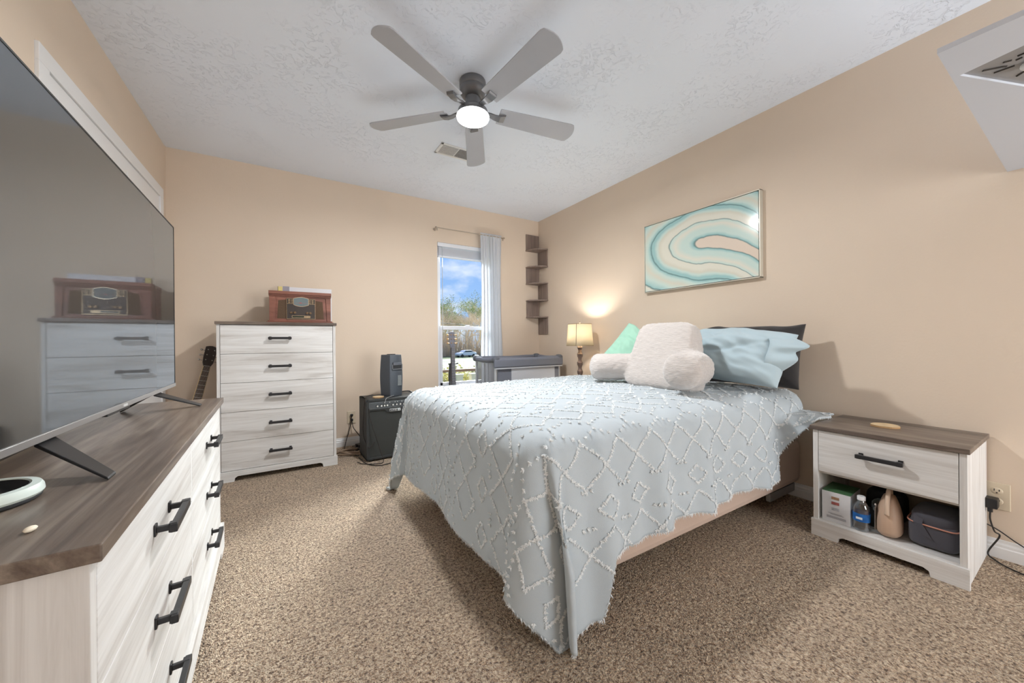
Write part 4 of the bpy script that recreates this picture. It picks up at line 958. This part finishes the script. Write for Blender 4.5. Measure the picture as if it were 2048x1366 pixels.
def flapf(u, v):
    k = min(23, int(v*24)); f = v*24-k
    a = Vector(root[k]).lerp(Vector(root[k+1]), f); b = Vector(tip[k]).lerp(Vector(tip[k+1]), f)
    p_ = a.lerp(b, u); p_.x += 0.012*sin(u*pi)*sin(v*13); return p_
fo = MB().grid(flapf, 10, 32).build('pillowcase_flap', bluecase, bpl, smooth=True, solid=0.004)
fo.matrix_parent_inverse = (Matrix.Translation(bpl.location)@bpl.rotation_euler.to_matrix().to_4x4()).inverted()
pf = pillow('pillow', 0.42, 0.38, 0.14, (2.20, 1.83, 0.860), (radians(-30), radians(28), radians(-90+10)), fabric('mint_green_cotton', srgb(166, 212, 190), bump=0.1), 6, 'mint green pillow leaning behind the backrest cushion')

# ---- backrest cushion with arms (remeshed into a single plush skin)
plush = mat('ivory_plush', srgb(204, 197, 192), 1.0, bump=1.0, bscale=110, sheen=0.5, spec=0.05, var=0.05, vscale=60, stretch=(0.35, 0.35, 2.2))
hp = MB()
Mt = Matrix.Translation((1.93, 1.385, 0.86))@Matrix.Rotation(radians(12), 4, 'Y')
vs = []
def sbox(M, hx, hy, hz, taper, p=0.32, su=40, sv=26):
    vs = []; fs = []
    def sg(x): return math.copysign(abs(x)**p, x)
    for i in range(sv+1):
        a = -pi/2+pi*i/sv
        for k in range(su):
            b = 2*pi*k/su; z = sg(sin(a)); x = sg(cos(a))*sg(cos(b)); y = sg(cos(a))*sg(sin(b))
            f = 1-taper*(z+1)/2; vs.append(M@Vector((x*hx*(1-0.45*(z+1)/2), y*hy*f, z*hz)))
    for i in range(sv):
        for k in range(su): k2 = (k+1) % su; fs.append((i*su+k, i*su+k2, (i+1)*su+k2, (i+1)*su+k))
    hp.add(vs, fs)
sbox(Mt, 0.12, 0.235, 0.205, 0.24)
for (A, B) in (((1.95, 1.20, 0.80), (1.655, 1.115, 0.802)), ((1.93, 1.58, 0.79), (1.70, 1.80, 0.785))):
    A = Vector(A); B = Vector(B); n = 14; pts = []; rr = []
    for i in range(n+1): t_ = i/n; pts.append(A.lerp(B, t_)); rr.append((0.097 if A.y < 1.4 else 0.087)*max(0.05, (1-max(0, (t_-0.86)/0.14)**2.2)))
    hp.tube(pts, rr, 20)
hpo = hp.build('backrest_cushion', plush, smooth=True)
r_ = hpo.modifiers.new('rm', 'REMESH'); r_.mode = 'VOXEL'; r_.voxel_size = 0.010; r_.use_smooth_shade = True
s_ = hpo.modifiers.new('sm', 'SMOOTH'); s_.iterations = 10; s_.factor = 0.6
tx = bpy.data.textures.new('plush_tex', 'CLOUDS'); tx.noise_scale = 0.014
d_ = hpo.modifiers.new('ds', 'DISPLACE'); d_.texture = tx; d_.strength = 0.010; d_.mid_level = 0.5
tag(hpo, 'ivory plush backrest cushion with two arms sitting on the bed', 'cushion')

# ================================================================== NIGHTSTAND CONTENTS
bx = empty('product_box', (2.225, 0.670, 0.085), rz=radians(-90+3), label='white box with a green top on the left of the nightstand shelf', cat='box')
MB().box(-0.052, 0.052, -0.02, 0.14, 0, 0.142).build('carton', mat('white_carton', srgb(206, 208, 212), 0.5), bx, bevel=0.001)
MB().box(-0.052, 0.052, -0.02, 0.14, 0.142, 0.1435).build('green_lid_panel', mat('green_print', srgb(70, 108, 72), 0.5, var=0.2, vscale=8), bx)
for i, (c, z) in enumerate(((srgb(150, 118, 92), 0.108), (srgb(150, 84, 80), 0.084), (srgb(168, 172, 180), 0.056))):
    MB().box(-0.016, 0.012, -0.0212, -0.02, z, z+0.013).build('printed_picture', mat('print_%d' % i, c, 0.6, var=0.3, vscale=80), bx)
m = MB(); random.seed(3)
for z, a, b in ((0.040, -0.028, 0.022), (0.036, -0.02, 0.028), (0.026, -0.034, 0.036), (0.022, -0.034, 0.036), (0.018, -0.034, 0.036)): m.box(a, b, -0.0210, -0.0198, z, z+0.0012)
m.build('small_print', mat('grey_print', srgb(120, 122, 130), 0.6), bx)
# water bottle
clear = bpy.data.materials.new('clear_plastic'); clear.use_nodes = True; t = clear.node_tree; t.nodes.clear()
o_ = N(t, 'ShaderNodeOutputMaterial'); tr = N(t, 'ShaderNodeBsdfTransparent', inp={0: (0.80, 0.86, 0.90, 1)}); gl = N(t, 'ShaderNodeBsdfGlossy', inp={1: 0.06}); lw = N(t, 'ShaderNodeLayerWeight', inp={0: 0.45}); mxs = N(t, 'ShaderNodeMixShader')
ma = N(t, 'ShaderNodeMath', operation='MULTIPLY_ADD', inp={1: 0.7, 2: 0.12}); t.links.new(lw.outputs[1], ma.inputs[0]); t.links.new(ma.outputs[0], mxs.inputs[0])
t.links.new(tr.outputs[0], mxs.inputs[1]); t.links.new(gl.outputs[0], mxs.inputs[2]); t.links.new(mxs.outputs[0], o_.inputs[0])
wbt = empty('water_bottle', (2.222, 0.583, 0.085), label='clear water bottle with blue label and white cap on the nightstand shelf', cat='bottle')
BP = [(0.0, 0.002), (0.022, 0.0), (0.028, 0.006), (0.029, 0.02), (0.027, 0.026), (0.0295, 0.032), (0.0275, 0.038), (0.0295, 0.044), (0.0295, 0.082), (0.0275, 0.088), (0.0295, 0.094), (0.027, 0.108), (0.018, 0.126), (0.0125, 0.134), (0.012, 0.142)]
MB().lathe(BP, 28, cap=False).build('bottle', clear, wbt, smooth=True)
MB().lathe([(0.0301, 0.045), (0.0301, 0.081)], 28, cap=False).build('label_band', mat('blue_label', srgb(28, 96, 168), 0.35, var=0.35, vscale=40), wbt, smooth=True)
MB().box(-0.0305, -0.0300, -0.011, 0.011, 0.056, 0.066).build('label_mark', mat('white_mark', srgb(225, 232, 238), 0.5), wbt)
MB().lathe([(0.0, 0.137), (0.0145, 0.137), (0.0145, 0.152), (0.013, 0.155), (0, 0.155)], 28).build('cap', mat('white_cap', srgb(228, 230, 232), 0.4), wbt, smooth='auto')
# beige bag
bag = empty('beige_bag', (2.250, 0.500, 0.085), rz=radians(-90+8), label='small beige rounded bag with a loop handle on the nightstand shelf', cat='bag')
def bagf(u, v):
    a = 2*pi*u; k = v; z = 0.178*k
    sh_ = (1-(1-min(1, k/0.16))**2*0.45)*(1-max(0, (k-0.25)/0.75)**2.2*0.62); w = 0.043*sh_; d = 0.078*sh_
    if k >= 0.999: w = d = 0.004
    if k <= 0.001: w = d = 0.02
    return Vector((w*math.copysign(abs(cos(a))**0.8, cos(a)), d*math.copysign(abs(sin(a))**0.8, sin(a))+0.03, z))
MB().grid(bagf, 40, 24).build('body', mat('beige_leather', srgb(190, 162, 140), 0.5, bump=0.1, bscale=60), bag, smooth=True, merge=True)
MB().tube(catmull([(-0.002, -0.046, 0.105), (-0.002, -0.032, 0.16), (0.0, 0.0, 0.200), (0.002, 0.035, 0.200), (0.002, 0.062, 0.165)], 8), 0.008, 10).build('loop_handle', mat('beige_strap', srgb(204, 180, 158), 0.5), bag, smooth=True)
MB().box(-0.0435, -0.038, -0.025, 0.09, 0.02, 0.12).build('grey_side_panel', mat('taupe_leather', srgb(112, 104, 98), 0.6), bag, bevel=0.012)
for z in (0.045, 0.095, 0.13): MB().ellip((-0.041, -0.012, z), (0.003, 0.005, 0.005), 10, 6).build('stud', mat('pearl_stud', srgb(225, 222, 214), 0.3), bag, smooth=True)
# dark case with pink zip
cs_ = empty('grey_case', (2.285, 0.374, 0.085), rz=radians(-90), label='charcoal zip case with a pink zipper on the right of the nightstand shelf', cat='case')
casem = fabric('charcoal_case_fabric', srgb(84, 84, 92), bump=0.3)
Mc = Matrix.Translation((0, 0.07, 0.056))
hx = MB()
hx.ellip((0, 0, 0), (0.074, 0.118, 0.056), 36, 18, Mc, p=0.38); hx.build('body', casem, cs_, smooth=True)
MB().ellip((0.0, 0.0, 0.052), (0.069, 0.110, 0.040), 36, 14, Mc, p=0.55).build('domed_lid', casem, cs_, smooth=True)
zp = []
for i in range(37):
    a = 2*pi*i/36; zp.append(Mc@Vector((0.0755*math.copysign(abs(cos(a))**0.4, cos(a)), 0.1195*math.copysign(abs(sin(a))**0.4, sin(a)), 0.044+0.002*sin(2*a))))
MB().tube(zp[:-1], 0.0028, 7, closed=True).build('pink_zipper', mat('rose_zip', srgb(206, 146, 126), 0.4), cs_, smooth=True)
MB().add([Mc@Vector(v) for v in ((-0.050, -0.121, 0.046), (-0.024, -0.122, 0.046), (0.002, -0.124, -0.004), (-0.020, -0.124, 0.002), (-0.050, -0.10, 0.07), (-0.024, -0.10, 0.07))], [(0, 1, 2, 3), (4, 5, 1, 0)]).build('front_strap', casem, cs_, solid=0.003)
# black pouch + cable at the back of the shelf
bp_ = MB().ellip((0, 0, 0.075), (0.045, 0.07, 0.075), 24, 14, p=0.5).build('black_pouch', mat('black_nylon', srgb(24, 24, 26), 0.7, bump=0.2, bscale=300), loc=(2.45, 0.55, 0.085), smooth=True)
tag(bp_, 'black pouch at the back of the nightstand shelf behind the beige bag', 'pouch')
pts = []
for i in range(60): a = i/12*2*pi; pts.append((2.33+0.035*cos(a), 0.548+0.024*sin(a), 0.175+0.0012*i*0.3+0.012*cos(a)))
grc = MB().tube(pts, 0.0028, 6).build('grey_cable', mat('grey_cable', srgb(128, 138, 140), 0.4), smooth=True); tag(grc, 'loop of grey cable behind the water bottle', 'cable')
tbx = MB().box(-0.03, 0.03, -0.035, 0.035, 0, 0.088).build('small_black_box', black_plastic, loc=(2.33, 0.548, 0.085), bevel=0.003); tag(tbx, 'small black box under the grey cable behind the water bottle', 'box')

# ================================================================== WALL FIXTURE top right
wp = mat('satin_white_panel', srgb(206, 211, 220), 0.45)

fx = empty('wall_shelf', (0, 0, 0), label='white slab shelf jutting from the right wall in the top right corner of the photo', cat='shelf')
O_ = [(1.386, 0.217), (XR-0.001, 0.217), (XR-0.001, -0.42), (1.386, -0.42)]
I_ = [(1.553, 0.203), (2.005, 0.033), (1.957, -0.171), (1.505, -0.001)]
m = MB(); zb, zt = 1.672, 1.680
for i in range(4):
    j = (i+1) % 4; m.prism([O_[i], O_[j], I_[j], I_[i]], zb, zt, 'z')
m.prism(O_, zt, 1.685, 'z'); m.build('slab', wp, fx)
MB().prism(I_, zt-0.0015, zt, 'z').build('slotted_plate', mat('grey_metal_plate', srgb(150, 151, 153), 0.4, 0.3), fx)
m = MB()
for a, b in (((1.591, 0.169), (1.612, 0.140)), ((1.612, 0.140), (1.620, 0.134)), ((1.630, 0.155), (1.634, 0.122)), ((1.590, 0.136), (1.596, 0.124)), ((1.585, 0.114), (1.584, 0.092)), ((1.605, 0.118), (1.603, 0.108)), ((1.705, 0.124), (1.692, 0.110)), ((1.66, 0.06), (1.65, 0.02)), ((1.60, 0.05), (1.61, 0.01))):
    m.tube([(a[0], a[1], zt-0.0016), (b[0], b[1], zt-0.0016)], 0.0028, 8)
m.build('slots', gap_m, fx)
MB().ellip((1.650, 0.100, zt-0.008), (0.016, 0.016, 0.012), 20, 10).build('round_knob', mat('white_knob', srgb(235, 235, 235), 0.3), fx, smooth=True)
for y in (0.12, -0.32): MB().box(XR-0.10, XR-0.001, y-0.01, y+0.01, 1.685, 1.691).box(XR-0.006, XR-0.001, y-0.01, y+0.01, 1.685, 1.80).build('bracket', wp, fx)

# small wall scuffs

# ================================================================== OUTDOORS
GZ = -2.4
grassm = mat('spring_grass', srgb(98, 106, 66), 0.95, var=0.3, vscale=0.35)
g = MB().box(-30, 120, 4.6, 160, GZ-0.2, GZ).build('ground', grassm); tag(g, kind='structure')
rd = MB().box(-30, 120, 57, 64, GZ, GZ+0.03).build('road', mat('grey_asphalt', srgb(130, 130, 130), 0.9)); tag(rd, kind='structure')
bark = mat('pale_bare_twigs', srgb(212, 194, 168), 0.9); bark2 = mat('grey_bark', srgb(180, 164, 146), 0.9)
leafm = mat('olive_foliage', srgb(150, 160, 100), 0.9, var=0.35, vscale=2)
def bare_tree(name, loc, h, label, seed, m_, spread=0.55, leaves=0, depth=5, w=0.02):
    random.seed(seed); mb = MB(); lf = MB()
    def br(p, d, l, r, k):
        q = p+d*l; mid = p.lerp(q, 0.5)+Vector((random.gauss(0, l*.05), random.gauss(0, l*.05), 0))
        mb.tube([p, mid, q], [r, r*.85, r*.7], 4)
        if k == 0:
            for _ in range(leaves):
                c = q+Vector((random.gauss(0, .35), random.gauss(0, .35), random.gauss(0, .35))); a = Vector((random.gauss(0, 1), random.gauss(0, 1), random.gauss(0, 1))).normalized()*0.16; b = a.orthogonal().normalized()*0.11
                lf.add([c-a, c+b, c+a, c-b], [(0, 1, 2, 3)])
            return
        for _ in range(random.choice((3, 3, 4))):
            nd = (d+Vector((random.gauss(0, spread), random.gauss(0, spread), random.gauss(0.12, spread*.6)))).normalized()
            br(p.lerp(q, random.uniform(0.55, 1.0)), nd, l*random.uniform(0.62, 0.86), r*0.6, k-1)
    br(Vector((0, 0, 0)), Vector((0, 0, 1)), h*0.28, h*w, depth)
    t_ = empty(name, loc, label=label, cat='tree', group='bare trees beyond the road')
    mb.build('branches', m_, t_, recalc=False)
    if leaves: lf.build('foliage', leafm, t_, recalc=False)
    return t_
tr_ = [(29.5, 80, 13.5, 0), (33.0, 84, 14.0, 1), (36.0, 80, 14.5, 0), (39.5, 86, 14.5, 1), (42, 80, 13.5, 0), (37, 97, 20.0, 2), (48, 97, 19.0, 2), (43, 103, 17, 2)]
lab = ['leftmost pale bare tree seen through the window', 'pale bare tree seen through the window above the car', 'bare grey tree in the middle of the window view', 'bare tree right of the car beyond the window', 'rightmost bare tree beside the curtain edge', 'olive leafy tree against the sky at the left of the window', 'olive leafy tree against the sky beside the curtain', 'olive leafy tree in the middle of the skyline']
for i, (x, y, hh_, k) in enumerate(tr_):
    bare_tree('tree', (x, y, GZ), hh_, lab[i], 30+i, bark if k != 1 else bark2, leaves=10 if k == 2 else 0, w=0.012, depth=6 if k != 2 else 5)
hz_ = MB(); random.seed(5)
for i in range(2600):
    x = random.uniform(18, 62); y = random.uniform(75, 79); c = Vector((x, y, GZ)); l = random.uniform(1.5, 6.5)
    tpt = c+Vector((random.gauss(0, .7), random.gauss(0, .4), l)); hz_.tube([c, tpt], [0.05, 0.015], 3)
hb = hz_.build('brushwood_thicket', bark, recalc=False); tag(hb, 'tangled pale brushwood thicket along the far side of the road', 'bushes', kind='stuff')
hs = empty('house', (37.5, 108, GZ), label='red brick house half hidden behind the bare trees', cat='house')
MB().box(-6, 6, 0, 8, 0, 5.0).build('walls', mat('red_brick', srgb(206, 128, 100), 0.8), hs)
MB().prism([(-6.6, 5.0), (6.6, 5.0), (0, 7.4)], -0.5, 8.5, 'y').build('roof', mat('pale_roof', srgb(200, 190, 182), 0.8), hs)
for x in (-3.5, 3.0): MB().box(x-0.6, x+0.6, -0.05, 0.0, 2.2, 3.8).build('window', mat('house_window', srgb(90, 100, 110), 0.2), hs)
# parked car
car = empty('car', (31.9, 71.3, GZ+0.0), rz=radians(8), label='white car parked on the grass beyond the window', cat='car')
cp = [(-2.2, 0.35), (-2.25, 0.75), (-1.9, 0.95), (-1.2, 1.02), (-0.55, 1.45), (0.7, 1.48), (1.55, 1.08), (2.15, 0.98), (2.25, 0.6), (2.2, 0.35)]
MB().prism(cp, -0.85, 0.85, 'y').build('body', mat('white_car_paint', srgb(235, 236, 240), 0.3), car, bevel=0.08)
MB().prism([(-1.0, 1.05), (-0.5, 1.40), (0.65, 1.42), (1.3, 1.08)], -0.87, 0.87, 'y').build('side_windows', mat('car_glass', srgb(70, 78, 86), 0.15), car)
for x in (-1.4, 1.4):
    for y in (-0.78, 0.78): MB().cyl((x, y-0.1, 0.33), 0.33, 0.2, 20, 'y').build('wheel', black_plastic, car)
# utility wire
up = empty('utility_pole', (10, 50, GZ), label='wooden utility poles with a thin wire crossing in front of the trees outside', cat='utility pole')
MB().tube([(0, 0, 6.5), (15, 0, 5.7), (30, 0, 6.5)], 0.03, 5).build('wire', black_plastic, up)
for x in (0, 30): MB().tube([(x, 0, 0), (x, 0, 7.2)], 0.14, 8).build('pole', bark2, up)
sb = MB(); random.seed(9)
for i in range(4200):
    x = random.uniform(4, 14); y = random.uniform(16, 19); l = random.uniform(0.8, 2.3)*(0.65+0.35*noise.noise(Vector((x*0.6, y*.6, 0)))+0.2); c = Vector((x, y, GZ))
    tp = c+Vector((random.gauss(0, .25), random.gauss(0, .2), l)); sb.tube([c, tp], [0.012, 0.005], 3)
    for _ in range(2):
        e_ = c.lerp(tp, random.uniform(.5, 1)); v_ = Vector((random.gauss(0, .05), random.gauss(0, .05), random.gauss(0, .05))); u_ = Vector((random.gauss(0, .05), random.gauss(0, .05), random.gauss(0, .05))); sb.add([e_-v_, e_+u_, e_+v_, e_-u_], [(0, 1, 2, 3)])
sbo = sb.build('shrub_thicket', mat('yellow_green_shrub', srgb(196, 188, 132), 0.9, var=0.35, vscale=1.5), recalc=False); tag(sbo, 'yellow green dry shrubs growing outside between the deck fence and the road', 'bushes', kind='stuff')
# near deck fence below the window
dk = empty('deck_fence', (4.2, 10.5, -0.91), label='low brown wooden deck fence outside below the window', cat='fence')
dkm = mat('brown_deck_wood', srgb(132, 104, 84), 0.8)
MB().box(-1.6, 3.0, 0, 0.12, 0.92, 1.0).build('top_rail', dkm, dk)
for x in (-0.9, 0.0, 0.9, 1.8, 2.7): MB().box(x-0.05, x+0.05, 0.01, 0.11, -1.49, 0.92).build('post', dkm, dk)
MB().box(-1.6, 3.0, 0.02, 0.10, 0.15, 0.22).build('lower_rail', dkm, dk)

for x, lb_ in ((4.07, 'left of the two cream gate posts outside below the window'), (4.52, 'right of the two cream gate posts outside below the window')):
    gp = empty('gate_post', (x, 9.6, GZ), label=lb_, cat='post', group='cream gate posts outside')
    MB().box(-0.09, 0.09, -0.09, 0.09, 0, 2.38).build('pillar', mat('cream_masonry', srgb(214, 204, 178), 0.8), gp)
    MB().box(-0.11, 0.11, -0.11, 0.11, 2.38, 2.43).build('capstone', MATS['cream_masonry'], gp)
